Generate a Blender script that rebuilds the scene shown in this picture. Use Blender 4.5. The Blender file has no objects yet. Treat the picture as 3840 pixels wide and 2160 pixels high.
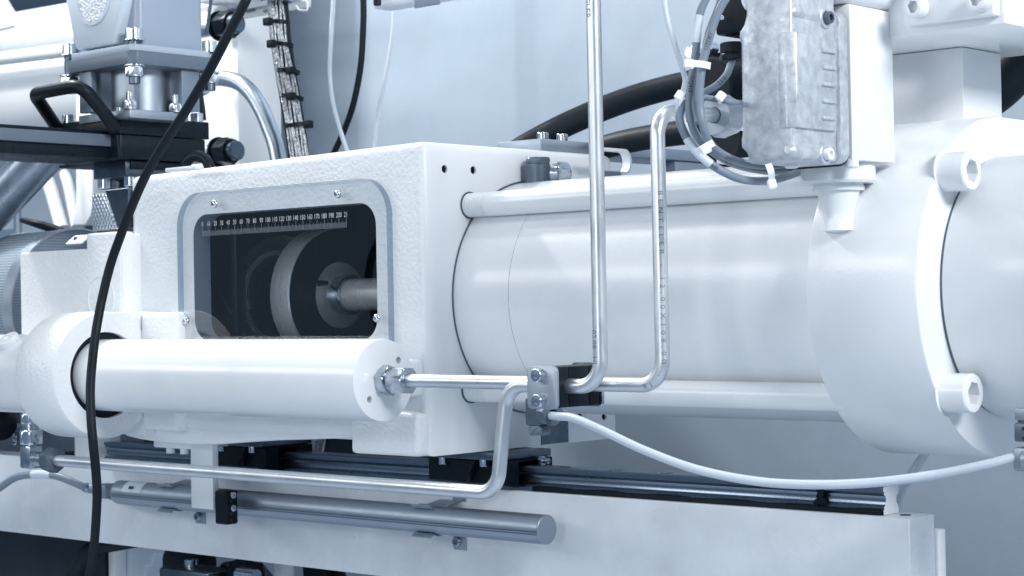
import bpy, bmesh, math, random
from mathutils import Vector, Matrix
random.seed(4)
S = bpy.context.scene
COL = S.collection
V = Vector
# ------------------------------------------------------------------ camera
YAW, PITCH, ROLL, FPX = 0.739001, 0.0094257, -0.018397, 7094.8
vv = V((-math.sin(YAW)*math.cos(PITCH), math.cos(YAW)*math.cos(PITCH), math.sin(PITCH)))
rr = V((math.cos(YAW), math.sin(YAW), 0)); uu = rr.cross(vv)
cr, sr = math.cos(ROLL), math.sin(ROLL)
rr, uu = cr*rr+sr*uu, cr*uu-sr*rr
cam = bpy.data.cameras.new('camera'); camo = bpy.data.objects.new('camera', cam); COL.objects.link(camo)
camo.matrix_world = Matrix(((rr.x, uu.x, -vv.x, 0), (rr.y, uu.y, -vv.y, 0), (rr.z, uu.z, -vv.z, 0), (0, 0, 0, 1)))
cam.sensor_width = 36; cam.lens = FPX/3840*36; cam.clip_start = .05; cam.clip_end = 60
cam.dof.use_dof = True; cam.dof.focus_distance = 1.62; cam.dof.aperture_fstop = 22
S.camera = camo
# ------------------------------------------------------------------ light
w = bpy.data.worlds.new('World'); S.world = w; w.use_nodes = True
bg = w.node_tree.nodes['Background']; bg.inputs[0].default_value = (.47, .72, 1.0, 1); bg.inputs[1].default_value = .23
def lamp(name, loc, target, sx, sy, power, col=(.985, 1, 1)):
    l = bpy.data.lights.new(name, 'AREA'); l.shape = 'RECTANGLE'; l.size = sx; l.size_y = sy; l.energy = power; l.color = col
    o = bpy.data.objects.new(name, l); COL.objects.link(o); o.location = loc
    o.rotation_euler = (V(target)-V(loc)).to_track_quat('-Z', 'Y').to_euler(); return o
lamp('hall_lamp_right', (1.4, .7, 1.25), (-.9, 1.35, 0), 1.0, .5, 55)
lamp('front_fill_lamp', (-2.9, -1.5, 1.0), (-1.4, 1.4, 0), 3.4, .45, 26)  # added unseen fill lamp for the front faces and barrel highlight bands
lamp('pipe_fill_lamp', (-.5, -1.6, .25), (-1.2, 1.4, 0), .8, 1.1, 11)  # unseen lamp added to brighten the upright pipes
lamp('hall_lamp_left', (-2.55, 1.22, 1.3), (-1.0, 1.85, .1), .12, .07, 18)
lamp('hall_lamp_overhead', (-2.2, -.05, 2.0), (-1.8, 1.35, 0), 4.4, .16, 7)
lamp('hall_lamp_rear', (-1.7, 1.25, 2.0), (-1.7, 1.37, 0), 3.8, .14, 16)
lamp('drum_fill_lamp', (-2.9, 1.1, 1.5), (-2.7, 2.0, .3), 1.2, .16, 13)  # extra unseen lamp, added to lift the far white drum
S.view_settings.view_transform = 'Standard'; S.view_settings.look = 'None'
S.view_settings.exposure = 0.27; S.view_settings.gamma = 1
# ------------------------------------------------------------------ helpers
def ray(px, py): return vv + (px-1920)/FPX*rr + (1080-py)/FPX*uu
def at(px, py, X=None, Y=None, Z=None, D=None):
    """the point of a photograph pixel on a plane of the machine (X, Y or Z) or at a depth D"""
    d = ray(px, py)
    t = X/d.x if X is not None else Y/d.y if Y is not None else Z/d.z if Z is not None else D
    return d*t
def mpp(p): return V(p).dot(vv)/FPX          # metres per photograph pixel at p
WM = {}
AX = {'X': V((1, 0, 0)), 'Y': V((0, 1, 0)), 'Z': V((0, 0, 1))}
def frame(d):
    d = V(d).normalized(); a = V((0, 0, 1)) if abs(d.z) < .9 else V((1, 0, 0))
    n = a.cross(d).normalized(); return n, d.cross(n), d
def mat4(o, d, spin=0):
    n, b, d = frame(d); c, s = math.cos(spin), math.sin(spin); n, b = n*c+b*s, b*c-n*s
    return Matrix(((n.x, b.x, d.x, o[0]), (n.y, b.y, d.y, o[1]), (n.z, b.z, d.z, o[2]), (0, 0, 0, 1)))
def NB(): return bmesh.new()
def add(bm, vs, fs):
    vl = [bm.verts.new(v) for v in vs]
    for f in fs:
        try: bm.faces.new([vl[i] for i in f])
        except ValueError: pass
    return vl
def box(bm, a, b, bev=0, seg=2):
    t = NB(); x0, x1 = sorted((a[0], b[0])); y0, y1 = sorted((a[1], b[1])); z0, z1 = sorted((a[2], b[2]))
    add(t, [(x, y, z) for z in (z0, z1) for y in (y0, y1) for x in (x0, x1)],
        [(0, 2, 3, 1), (4, 5, 7, 6), (0, 1, 5, 4), (2, 6, 7, 3), (0, 4, 6, 2), (1, 3, 7, 5)])
    if bev: bmesh.ops.bevel(t, geom=t.edges[:], offset=bev, segments=seg, affect='EDGES', profile=.5)
    merge(bm, t)
def merge(bm, t, M=None):
    if M is not None: t.transform(M)
    m = bpy.data.meshes.new('tmp'); t.to_mesh(m); t.free(); bm.from_mesh(m); bpy.data.meshes.remove(m)
def lathe(bm, o, d, prof, n=32, spin=0):
    """prof: list of (radius, distance along d); closed at radius 0 or open"""
    M = mat4(o, d, spin); rings = []
    for r, h in prof:
        if r < 1e-7: rings.append([bm.verts.new(M @ V((0, 0, h)))])
        else: rings.append([bm.verts.new(M @ V((r*math.cos(2*math.pi*i/n), r*math.sin(2*math.pi*i/n), h))) for i in range(n)])
    for A, B in zip(rings, rings[1:]):
        for i in range(n):
            j = (i+1) % n
            f = [A[0]] if len(A) == 1 else [A[i], A[j]]
            f += [B[0]] if len(B) == 1 else [B[j], B[i]]
            if len(f) > 2: bm.faces.new(f)
def cyl(bm, a, b, r, n=32, ch=0.0, r2=None):
    a, b = V(a), V(b); L = (b-a).length; r2 = r if r2 is None else r2
    p = [(0, 0), (r-ch, 0)] + ([(r, ch)] if ch else []) + ([(r2, L-ch)] if ch else []) + [(r2-ch, L), (0, L)]
    lathe(bm, a, b-a, p, n)
def prism(bm, pts, axis, lo, hi, bev=0, seg=2, only=None):
    """pts 2-D outline; axis 'X' -> (y,z), 'Y' -> (x,z), 'Z' -> (x,y)"""
    t = NB(); f = {'X': lambda p, h: (h, p[0], p[1]), 'Y': lambda p, h: (p[0], h, p[1]), 'Z': lambda p, h: (p[0], p[1], h)}[axis]
    n = len(pts); vs = [f(p, lo) for p in pts]+[f(p, hi) for p in pts]
    add(t, vs, [list(range(n))[::-1], list(range(n, 2*n))]+[(i, (i+1) % n, n+(i+1) % n, n+i) for i in range(n)])
    bmesh.ops.recalc_face_normals(t, faces=t.faces[:])
    if bev:
        g = [e for e in t.edges if only is None or only(e)]
        bmesh.ops.bevel(t, geom=g, offset=bev, segments=seg, affect='EDGES', profile=.5)
    merge(bm, t)
def rrect(x0, x1, z0, z1, r, n=8):
    out = []
    for cx, cz, a in ((x1-r, z1-r, 0), (x0+r, z1-r, 90), (x0+r, z0+r, 180), (x1-r, z0+r, 270)):
        out += [(cx+r*math.cos(math.radians(a+90*i/n)), cz+r*math.sin(math.radians(a+90*i/n))) for i in range(n+1)]
    return out
def spline(pts, n=10):
    pts = [V(p) for p in pts]; P = [pts[0]*2-pts[1]]+pts+[pts[-1]*2-pts[-2]]; out = []
    for i in range(1, len(P)-2):
        for k in range(n):
            t = k/n; a, b, c, d = P[i-1], P[i], P[i+1], P[i+2]
            out.append(.5*((2*b)+(c-a)*t+(2*a-5*b+4*c-d)*t*t+(3*b-a-3*c+d)*t**3))
    return out+[pts[-1]]
def fillet(pts, R, n=10):
    pts = [V(p) for p in pts]; out = [pts[0]]
    for a, b, c in zip(pts, pts[1:], pts[2:]):
        u, v_ = (a-b).normalized(), (c-b).normalized(); ang = u.angle(v_); t = R/math.tan(ang/2)
        ctr = b+(u+v_).normalized()*(R/math.sin(ang/2)); s, e = b+u*t-ctr, b+v_*t-ctr
        axis = s.cross(e).normalized(); tot = s.angle(e)
        for k in range(n+1): out.append(ctr+Matrix.Rotation(tot*k/n, 3, axis) @ s)
    return out+[pts[-1]]
def frames(path):
    T = [(path[min(i+1, len(path)-1)]-path[max(i-1, 0)]).normalized() for i in range(len(path))]
    n = frame(T[0])[0]; F = []
    for t in T:
        n = (n-t*n.dot(t)).normalized(); F.append((n, t.cross(n), t))
    return F
def tube(bm, path, r, n=18, cap=True, rf=None):
    F = frames(path); rings = []
    for i, (p, (a, b, t)) in enumerate(zip(path, F)):
        q = r if rf is None else rf(i/(len(path)-1))*r
        rings.append([bm.verts.new(p+(a*math.cos(2*math.pi*k/n)+b*math.sin(2*math.pi*k/n))*q) for k in range(n)])
    for A, B in zip(rings, rings[1:]):
        for k in range(n): bm.faces.new((A[k], A[(k+1) % n], B[(k+1) % n], B[k]))
    if cap: bm.faces.new(rings[0][::-1]); bm.faces.new(rings[-1])
def ring(bm, o, d, r0, r1, h, n=28, ch=0):
    lathe(bm, o, d, [(r0, 0), (r1-ch, 0), (r1, ch), (r1, h-ch), (r1-ch, h), (r0, h), (r0, 0)], n)
def hexnut(bm, o, d, af, h, hole, spin=0, ch=.0008):
    """hexagon with chamfered corners and a round bore; af across flats"""
    R = af/math.sqrt(3); M = mat4(o, d, spin); n = 36
    def hr(a):
        a = (a+math.pi/6) % (math.pi/3)-math.pi/6; return af/2/math.cos(a)
    prof = [(lambda a: hole, 0), (lambda a: min(hr(a), af/2*.99), 0), (lambda a: min(hr(a), af/2*1.03), ch), (hr, ch*2.2), (hr, h-ch*2.2),
            (lambda a: min(hr(a), af/2*1.03), h-ch), (lambda a: min(hr(a), af/2*.99), h), (lambda a: hole, h), (lambda a: hole, 0)]
    rings = [[bm.verts.new(M @ V((f(2*math.pi*i/n)*math.cos(2*math.pi*i/n), f(2*math.pi*i/n)*math.sin(2*math.pi*i/n), z))) for i in range(n)] for f, z in prof]
    for A, B in zip(rings, rings[1:]):
        for i in range(n): bm.faces.new((A[i], A[(i+1) % n], B[(i+1) % n], B[i]))
def socket_head(r, h, washer=0, hexr=None, n=30):
    """socket-head cap screw standing on z=0, head up"""
    bm = NB(); hexr = hexr or r*.62; dp = h*.55; c = r*.1
    hx = lambda z, k=1: [V((hexr*k*math.cos(math.pi/3*i), hexr*k*math.sin(math.pi/3*i), z)) for i in range(6)]
    lathe(bm, (0, 0, 0), (0, 0, 1), [(0, 0), (r, 0), (r, h-c), (r-c*.5, h-c*.2), (r-c*1.2, h)], n)
    bm.verts.ensure_lookup_table(); rimv = bm.verts[-n:]
    s6 = n//6; ud = [V((rimv[i*s6].co.x, rimv[i*s6].co.y, 0)).normalized() for i in range(6)]; a = [bm.verts.new(u_*hexr+V((0, 0, h))) for u_ in ud]; b = [bm.verts.new(u_*hexr+V((0, 0, h-dp))) for u_ in ud]; cv = bm.verts.new((0, 0, h-dp*1.1))
    for i in range(6):
        j = (i+1) % 6; bm.faces.new((a[j], a[i], b[i], b[j])); bm.faces.new((b[j], b[i], cv))
    s6 = n//6
    for i in range(6): bm.faces.new([a[(i+1) % 6], a[i]]+[rimv[(i*s6+q) % n] for q in range(s6+1)])
    if washer: ring(bm, (0, 0, -.0012), (0, 0, 1), r*.5, washer, .0011)
    bmesh.ops.recalc_face_normals(bm, faces=bm.faces[:]); return bm
def button_head(r, h, n=24):
    bm = NB(); q = r*.42
    lathe(bm, (0, 0, 0), (0, 0, 1), [(r, 0), (r, h*.15)]+[(r*math.cos(a), h*.15+h*.85*math.sin(a)) for a in (.3, .6, .9, 1.1)], n)
    bm.verts.ensure_lookup_table(); rimv = bm.verts[-n:]
    zt = rimv[0].co.z
    ud = [V((rimv[i*(n//6)].co.x, rimv[i*(n//6)].co.y, 0)).normalized() for i in range(6)]
    a = [bm.verts.new(u_*q+V((0, 0, zt))) for u_ in ud]; b = [bm.verts.new(u_*q+V((0, 0, zt-h*.5))) for u_ in ud]
    for i in range(6): bm.faces.new((a[(i+1) % 6], a[i], b[i], b[(i+1) % 6]))
    bm.faces.new(b)
    s6 = n//6
    for i in range(6): bm.faces.new([a[(i+1) % 6], a[i]]+[rimv[(i*s6+q) % n] for q in range(s6+1)])
    bmesh.ops.recalc_face_normals(bm, faces=bm.faces[:]); return bm
def mesh(name, bm, m, sharp=35):
    me = bpy.data.meshes.new(name); bmesh.ops.recalc_face_normals(bm, faces=bm.faces[:]); bm.to_mesh(me); bm.free()
    for x in (m if isinstance(m, (list, tuple)) else [m]): me.materials.append(x)
    me.shade_smooth(); me.set_sharp_from_angle(angle=math.radians(sharp)); return me
def link(name, me, parent=None, M=None):
    o = bpy.data.objects.new(name, me); COL.objects.link(o); M = M or Matrix.Identity(4)
    o.parent = parent; o.matrix_basis = (WM[parent].inverted() @ M) if parent else M; WM[o] = M; return o
def part(name, bm, m, parent=None, sharp=35): return link(name, mesh(name, bm, m, sharp), parent)
def tag(o, label, cat, group=None):
    o['label'] = label; o['category'] = cat
    if group: o['group'] = group
    return o
def thing(name, label, cat, loc, group=None):
    o = bpy.data.objects.new(name, None); COL.objects.link(o); o.empty_display_size = .02; o.location = loc
    WM[o] = Matrix.Translation(V(loc)); return tag(o, label, cat, group)
def single(name, bm, m, label, cat, group=None, sharp=35):
    """a thing that is one mesh, with its origin at its own centre"""
    c = V((0, 0, 0))
    for v in bm.verts: c += v.co
    c /= max(1, len(bm.verts)); bm.transform(Matrix.Translation(-c))
    o = link(name, mesh(name, bm, m, sharp), None, Matrix.Translation(c)); return tag(o, label, cat, group)
def kind(o, k): o['kind'] = k; return o
SH = {}
def shared(key, fn, m, sharp=35):
    if key not in SH: SH[key] = mesh(key.split('/')[0], fn(), m, sharp)
    return SH[key]
def bolt(parent, o, d, r, h, m, washer=0, name='bolt', spin=0):
    me = shared(f'bolt/{r:.4f}/{h:.4f}/{washer:.4f}/{m.name}', lambda: socket_head(r, h, washer), m, 30)
    return link(name, me, parent, mat4(o, d, spin))
def screw(parent, o, d, r, h, m, spin=0, name='screw'):
    return link(name, shared(f'screw/{r:.4f}/{h:.4f}/{m.name}', lambda: button_head(r, h), m, 30), parent, mat4(o, d, spin))
def boolean(o, cut):
    me = bpy.data.meshes.new('cut'); bmesh.ops.recalc_face_normals(cut, faces=cut.faces[:]); cut.to_mesh(me); cut.free()
    c = bpy.data.objects.new('cut', me); COL.objects.link(c)
    md = o.modifiers.new('b', 'BOOLEAN'); md.operation = 'DIFFERENCE'; md.object = c; md.solver = 'EXACT'
    dg = bpy.context.evaluated_depsgraph_get(); nm = bpy.data.meshes.new_from_object(o.evaluated_get(dg))
    o.modifiers.clear(); o.data = nm; bpy.data.objects.remove(c); nm.shade_smooth(); nm.set_sharp_from_angle(angle=math.radians(32)); return o
def textmesh(body, size, squeeze=1.0, ext=0, space=1.0, cuts=0):
    cu = bpy.data.curves.new('t', 'FONT'); cu.body = body; cu.size = size; cu.extrude = ext; cu.space_character = space; cu.resolution_u = 2
    t = bpy.data.objects.new('t', cu); COL.objects.link(t); bpy.context.view_layer.update()
    me = bpy.data.meshes.new_from_object(t.evaluated_get(bpy.context.evaluated_depsgraph_get())); bpy.data.objects.remove(t)
    for v in me.vertices: v.co.x *= squeeze
    if cuts:
        bm = NB(); bm.from_mesh(me); ys = [v.co.y for v in bm.verts]
        for k in range(1, cuts): bmesh.ops.bisect_plane(bm, geom=bm.verts[:]+bm.edges[:]+bm.faces[:], plane_co=(0, min(ys)+(max(ys)-min(ys))*k/cuts, 0), plane_no=(0, 1, 0))
        bm.to_mesh(me); bm.free()
    return me
def text_plane(name, body, size, m, parent, o, right, up, squeeze=1.0, center=True):
    me = textmesh(body, size, squeeze); right, up = V(right).normalized(), V(up).normalized()
    xs = [v.co.x for v in me.vertices]; off = (max(xs)+min(xs))/2 if center else 0
    for v in me.vertices: v.co = V(o)+right*(v.co.x-off)+up*v.co.y
    me.materials.append(m); return link(name, me, parent)
def text_tube(name, body, size, m, parent, path, s0, r, toward, squeeze=1.0, side=0.0, spacing=None):
    """lettering printed along a round pipe or cable, on the side that faces 'toward'"""
    me = textmesh(body, size, squeeze, 0, spacing or 1.0, 7); F = frames(path); L = [0]
    for a, b in zip(path, path[1:]): L.append(L[-1]+(b-a).length)
    for v in me.vertices:
        s = max(0, min(L[-1]-1e-6, s0+v.co.x)); i = max(k for k in range(len(L)) if L[k] <= s); i = min(i, len(path)-2)
        t = (s-L[i])/(L[i+1]-L[i]); p = path[i].lerp(path[i+1], t); T = F[i][2]
        n = (V(toward)-p); n = (n-T*n.dot(T)).normalized(); b = T.cross(n)
        th = side-(v.co.y-size*.35)/r
        v.co = p+(n*math.cos(th)+b*math.sin(th))*(r+.00012)
    me.materials.append(m); return link(name, me, parent)
# ------------------------------------------------------------------ materials
def MAT(name, col, rough=.5, metal=0.0, bump=0.0, bscale=200, bdist=.001, var=0.0, vscale=20, vcol=None, coat=0.0, stretch=None, spec=.5, rvar=0.0, sheen=0, trans=0):
    m = bpy.data.materials.new(name); m.use_nodes = True; N = m.node_tree; L = N.links; P = N.nodes['Principled BSDF']
    P.inputs['Base Color'].default_value = (*col, 1); P.inputs['Roughness'].default_value = rough; P.inputs['Metallic'].default_value = metal
    P.inputs['Coat Weight'].default_value = coat; P.inputs['Coat Roughness'].default_value = .12; P.inputs['Specular IOR Level'].default_value = spec
    if trans: P.inputs['Transmission Weight'].default_value = trans
    tc = N.nodes.new('ShaderNodeTexCoord'); vec = tc.outputs['Object']
    if stretch:
        mp = N.nodes.new('ShaderNodeMapping'); mp.inputs['Scale'].default_value = stretch; L.new(vec, mp.inputs[0]); vec = mp.outputs[0]
    def noise(sc, det=4, r=.55):
        n = N.nodes.new('ShaderNodeTexNoise'); n.inputs['Scale'].default_value = sc; n.inputs['Detail'].default_value = det; n.inputs['Roughness'].default_value = r
        L.new(vec, n.inputs['Vector']); return n
    if var:
        n = noise(vscale, 6, .65); rp = N.nodes.new('ShaderNodeValToRGB'); L.new(n.outputs[0], rp.inputs[0])
        rp.color_ramp.elements[0].position = .5-.22; rp.color_ramp.elements[1].position = .5+.22
        c2 = vcol or tuple(c*(1-var) for c in col)
        rp.color_ramp.elements[0].color = (*c2, 1); rp.color_ramp.elements[1].color = (*col, 1)
        L.new(rp.outputs[0], P.inputs['Base Color'])
    if rvar:
        n = noise(vscale*1.7, 5); mr = N.nodes.new('ShaderNodeMapRange'); L.new(n.outputs[0], mr.inputs[0])
        mr.inputs[1].default_value = .3; mr.inputs[2].default_value = .7; mr.inputs[3].default_value = max(.02, rough-rvar); mr.inputs[4].default_value = rough+rvar
        L.new(mr.outputs[0], P.inputs['Roughness'])
    if bump:
        n = noise(bscale, 3, .5); b = N.nodes.new('ShaderNodeBump'); b.inputs['Strength'].default_value = bump; b.inputs['Distance'].default_value = bdist
        L.new(n.outputs[0], b.inputs['Height']); L.new(b.outputs[0], P.inputs['Normal'])
    return m
WHITE = (.83, .855, .88)
paint = MAT('white_gloss_paint', WHITE, .23, bump=.16, bscale=420, bdist=.0006, var=.09, vscale=9, rvar=.02)
paintsm = MAT('white_smooth_paint', WHITE, .22, bump=.05, bscale=300, bdist=.0005, var=.08, vscale=9, rvar=.02)
cast = MAT('white_painted_casting', WHITE, .34, bump=.75, bscale=260, bdist=.0013, var=.06, vscale=18, rvar=.06)
bedp = MAT('bed_paint', (.74, .785, .84), .24, bump=.06, bscale=350, bdist=.0005, var=.28, vscale=7, rvar=.12)  # blotchy tone stands in for smudged reflections on the bed
wallp = MAT('panel_powder_coat', (.39, .46, .545), .36, bump=.25, bscale=300, bdist=.0006, var=.2, vscale=4, rvar=.08)  # mottled tone stands in for streaky reflections and shadows
pale = MAT('pale_sheet_metal', (.62, .69, .78), .45, var=.08, vscale=6)
zinc = MAT('zinc_plated_tube', (.78, .81, .85), .40, 1, bump=.05, bscale=90, bdist=.0004, var=.22, vscale=55, rvar=.09, stretch=(.25, 1, .25))
steel = MAT('bright_steel', (.74, .78, .84), .18, 1, var=.12, vscale=80, rvar=.06)
shaftm = MAT('machined_shaft_steel', (.86, .93, 1.0), .32, .5, var=.2, vscale=60, stretch=(4, .3, .3), rvar=.08)
nickel = MAT('nickel_fitting', (.55, .60, .67), .25, 1, var=.25, vscale=90, rvar=.08)
dksteel = MAT('dark_steel', (.15, .19, .24), .34, 1, var=.3, vscale=60, rvar=.08)
railm = MAT('rail_steel', (.25, .30, .37), .26, 1, var=.15, vscale=25, rvar=.04, stretch=(.2, 1, 1))
alu = MAT('cast_aluminium', (.72, .76, .82), .42, .5, bump=.35, bscale=200, bdist=.0006, var=.4, vscale=120, rvar=.1)
anod = MAT('anodised_aluminium', (.36, .41, .48), .44, .9, var=.06, vscale=30, rvar=.05)
plategrey = MAT('grey_cast_plate', (.21, .26, .33), .42, .3, bump=.1, bscale=200, var=.1, vscale=25)
black = MAT('black_plastic', (.003, .008, .014), .42, spec=.22, bump=.12, bscale=500, bdist=.0004)
blackm = MAT('black_oxide_steel', (.003, .008, .014), .34, .0, spec=.22, bump=.1, bscale=250, bdist=.0004, var=.4, vscale=60, vcol=(.006, .013, .021), rvar=.1)
rubber = MAT('black_rubber', (.003, .008, .014), .5, spec=.22, bump=.15, bscale=300, bdist=.0005, var=.3, vscale=30, vcol=(.006, .013, .020))
revealm = MAT('shaded_reveal_grey', (.17, .22, .28), .5, bump=.2, bscale=250); dark = MAT('dark_interior', (.012, .020, .030), .6)  # the mid grey puts shade into the window reveal's colour
grey = MAT('grey_cable_sheath', (.20, .25, .315), .42, var=.06, vscale=60)
sleeve = MAT('white_marker_sleeve', (.62, .68, .76), .4)
nylon = MAT('white_nylon', (.86, .885, .92), .35)
fitgrey = MAT('grey_phosphated_fitting', (.14, .18, .23), .42, .55, bump=.15, bscale=220, bdist=.0005, var=.2, vscale=80)
ink = MAT('black_ink', (.02, .03, .045), .6)
whiteink = MAT('white_print', (.58, .63, .69), .5); tickm = MAT('tick_print', (.30, .35, .41), .5); pipeink = MAT('grey_pipe_print', (.16, .20, .25), .5)
label_m = MAT('paper_label', (.62, .67, .74), .5)
hopperm = MAT('translucent_hopper_grey', (.31, .37, .46), .32, coat=.2)
grease = MAT('dark_grease', (.004, .009, .015), .45, bump=.12, bscale=130, bdist=.001, spec=.12)
pellets = MAT('plastic_pellets', (.80, .85, .90), .3, var=.3, vscale=420, bump=1, bscale=420, bdist=.003)
hplate = MAT('hopper_plate_grey', (.13, .165, .215), .4, bump=.1, bscale=200, var=.12, vscale=25); hplate2 = MAT('hopper_plate_pale', (.40, .46, .54), .4)
clampm = MAT('brushed_clamp_plate', (.42, .47, .54), .45, .8, var=.15, vscale=60)
def clear(name, tint, ior, rough, absorb=None):
    m = bpy.data.materials.new(name); m.use_nodes = True; N = m.node_tree; L = N.links; N.nodes.clear()
    o = N.nodes.new('ShaderNodeOutputMaterial'); mx = N.nodes.new('ShaderNodeMixShader'); t = N.nodes.new('ShaderNodeBsdfTransparent'); g = N.nodes.new('ShaderNodeBsdfGlossy')
    lw = N.nodes.new('ShaderNodeLayerWeight'); lw.inputs[0].default_value = .5
    pw = N.nodes.new('ShaderNodeMath'); pw.operation = 'POWER'; pw.inputs[1].default_value = 5; L.new(lw.outputs['Facing'], pw.inputs[0])
    f = N.nodes.new('ShaderNodeMath'); f.operation = 'MULTIPLY_ADD'; f.inputs[1].default_value = .9; f.inputs[2].default_value = ((ior-1)/(ior+1))**2*2.6; L.new(pw.outputs[0], f.inputs[0])
    t.inputs[0].default_value = (*tint, 1); g.inputs['Roughness'].default_value = rough
    L.new(f.outputs[0], mx.inputs[0]); L.new(t.outputs[0], mx.inputs[1]); L.new(g.outputs[0], mx.inputs[2]); L.new(mx.outputs[0], o.inputs[0]); return m
acrylic = clear("clear_acrylic", (.985, .99, .995), 1.49, .03)
edgem = clear('acrylic_edge', (.42, .50, .60), 1.45, .1)
def milky():
    m = MAT('milky_polymer_tube', (.56, .62, .69), .22); P = m.node_tree.nodes['Principled BSDF']
    P.inputs['Subsurface Weight'].default_value = .5; P.inputs['Subsurface Radius'].default_value = (.006, .007, .008); P.inputs['Subsurface Scale'].default_value = .5; return m
milk = milky()
def fabric():
    m = MAT('woven_heater_jacket', (.30, .36, .44), .75); N = m.node_tree; L = N.links; P = N.nodes['Principled BSDF']
    tc = N.nodes.new('ShaderNodeTexCoord'); a = N.nodes.new('ShaderNodeTexBrick'); mp = N.nodes.new('ShaderNodeMapping')
    mp.inputs['Scale'].default_value = (30, 30, 30); L.new(tc.outputs['UV'], mp.inputs[0]); L.new(mp.outputs[0], a.inputs['Vector'])
    b = N.nodes.new('ShaderNodeBump'); b.inputs['Strength'].default_value = .6; b.inputs['Distance'].default_value = .001
    w1 = N.nodes.new('ShaderNodeTexWave'); w1.inputs['Scale'].default_value = 90; w1.bands_direction = 'X'; L.new(tc.outputs['Object'], w1.inputs[0])
    w2 = N.nodes.new('ShaderNodeTexWave'); w2.inputs['Scale'].default_value = 90; w2.bands_direction = 'Z'; L.new(tc.outputs['Object'], w2.inputs[0])
    mu = N.nodes.new('ShaderNodeMath'); mu.operation = 'MULTIPLY'; L.new(w1.outputs['Fac'], mu.inputs[0]); L.new(w2.outputs['Fac'], mu.inputs[1])
    L.new(mu.outputs[0], b.inputs['Height']); L.new(b.outputs[0], P.inputs['Normal'])
    rp = N.nodes.new('ShaderNodeValToRGB'); L.new(mu.outputs[0], rp.inputs[0]); rp.color_ramp.elements[0].color = (.14, .185, .24, 1); rp.color_ramp.elements[1].color = (.42, .49, .58, 1)
    L.new(rp.outputs[0], P.inputs['Base Color']); return m
jacket = fabric()
def braidm():
    m = MAT('silver_braid', (.92, .94, .96), .3, .8, var=.95, vscale=330, vcol=(.05, .07, .10), bump=1, bscale=330, bdist=.002); return m
braid = braidm()
def knurlm():
    m = MAT('knurled_aluminium', (.55, .60, .67), .35, .8); N = m.node_tree; L = N.links; P = N.nodes['Principled BSDF']
    tc = N.nodes.new('ShaderNodeTexCoord'); b = N.nodes.new('ShaderNodeBump'); b.inputs['Strength'].default_value = 1; b.inputs['Distance'].default_value = .002; o = []
    for rot in (.6, -.6):
        mp = N.nodes.new('ShaderNodeMapping'); mp.inputs['Rotation'].default_value = (0, rot, 0); L.new(tc.outputs['Object'], mp.inputs[0])
        w1 = N.nodes.new('ShaderNodeTexWave'); w1.inputs['Scale'].default_value = 65; w1.bands_direction = 'X'; L.new(mp.outputs[0], w1.inputs[0]); o.append(w1)
    mu = N.nodes.new('ShaderNodeMath'); mu.operation = 'MULTIPLY'; L.new(o[0].outputs['Fac'], mu.inputs[0]); L.new(o[1].outputs['Fac'], mu.inputs[1])
    L.new(mu.outputs[0], b.inputs['Height']); L.new(b.outputs[0], P.inputs['Normal']); return m
knurl = knurlm()
# ------------------------------------------------------------------ setting
YB, XR, AY, AZ = 1.24, -1.239, 1.39, .008
CY, CZ = 1.175, -.0645          # axis of the small front cylinder and of the rear pipe
FY = 1.15                       # plane of the front pipe
bm = NB(); box(bm, (-9, -4, -1.16), (4, 6, -1.15)); kind(part('floor', bm, MAT('painted_floor', (.55, .62, .72), .4, var=.2, vscale=2)), 'structure')
bm = NB(); box(bm, (-9, 5.9, -1.15), (4, 6, 4)); kind(part('hall_wall', bm, MAT('hall_wall_paint', (.16, .20, .26), .6, var=.5, vscale=1.2)), 'structure')
xa = at(892, 300, Y=1.85).x
t = thing('guard_panel', 'tall blue grey powder coated sheet metal panel behind the whole machine', 'panel', (xa+.9, 1.85, -1.15))
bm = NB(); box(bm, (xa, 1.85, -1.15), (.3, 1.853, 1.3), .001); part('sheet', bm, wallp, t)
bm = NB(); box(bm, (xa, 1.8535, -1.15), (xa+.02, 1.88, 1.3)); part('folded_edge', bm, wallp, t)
# ------------------------------------------------------------------ bed and rail
bz = -.1757; ex = -.787; zb = -.2725
t = thing('machine_bed', 'long white painted machine bed beam carrying the guide rail', 'machine bed', (-1.4, 1.35, -.5))
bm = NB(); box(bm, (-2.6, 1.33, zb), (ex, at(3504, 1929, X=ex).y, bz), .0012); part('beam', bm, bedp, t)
ye = at(3504, 1929, X=ex).y; p0 = at(3506, 1985, Y=ye+.003); bm = NB(); box(bm, (ex-.3, ye+.003, -.6), (at(3524, 2000, Y=ye+.003).x, ye+.013, p0.z), .0015); part('rear_plate', bm, paint, t)
p = at(3395, 1932, Z=bz); bm = NB(); cyl(bm, (p.x, p.y, bz-.001), (p.x, p.y, bz+.0004), .0045, 20); part('threaded_hole', bm, dark, t)
rx0, rx1 = at(390, 1680, Y=1.336).x, at(3312, 1880, Y=1.336).x; rz0, rz1 = bz+.0004, -.1525; ry, rw = 1.336, .023
hp_ = [(0, 0), (0, .0040), (.0012, .0043), (.0012, .0052), (.0004, .0055), (.0030, .0078), (.0038, .0100), (.0038, .0128), (.0030, .0148), (.0004, .0165), (.0014, .0170), (.0014, .0182), (0, .0187), (0, .0213), (.0014, .0225)]
prof = [(rw-a, b) for a, b in hp_]+[(a, b) for a, b in hp_[::-1]]
prof = [(ry+a, rz0+b*(rz1-rz0)/.0225) for a, b in prof]
t = thing('guide_rail', 'dark grooved steel guide rail screwed along the top of the white bed', 'guide rail', ((rx0+rx1)/2, ry+rw/2, bz))
bm = NB(); prism(bm, prof, 'X', rx0, rx1); part('rail', bm, railm, t, 25)
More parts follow.
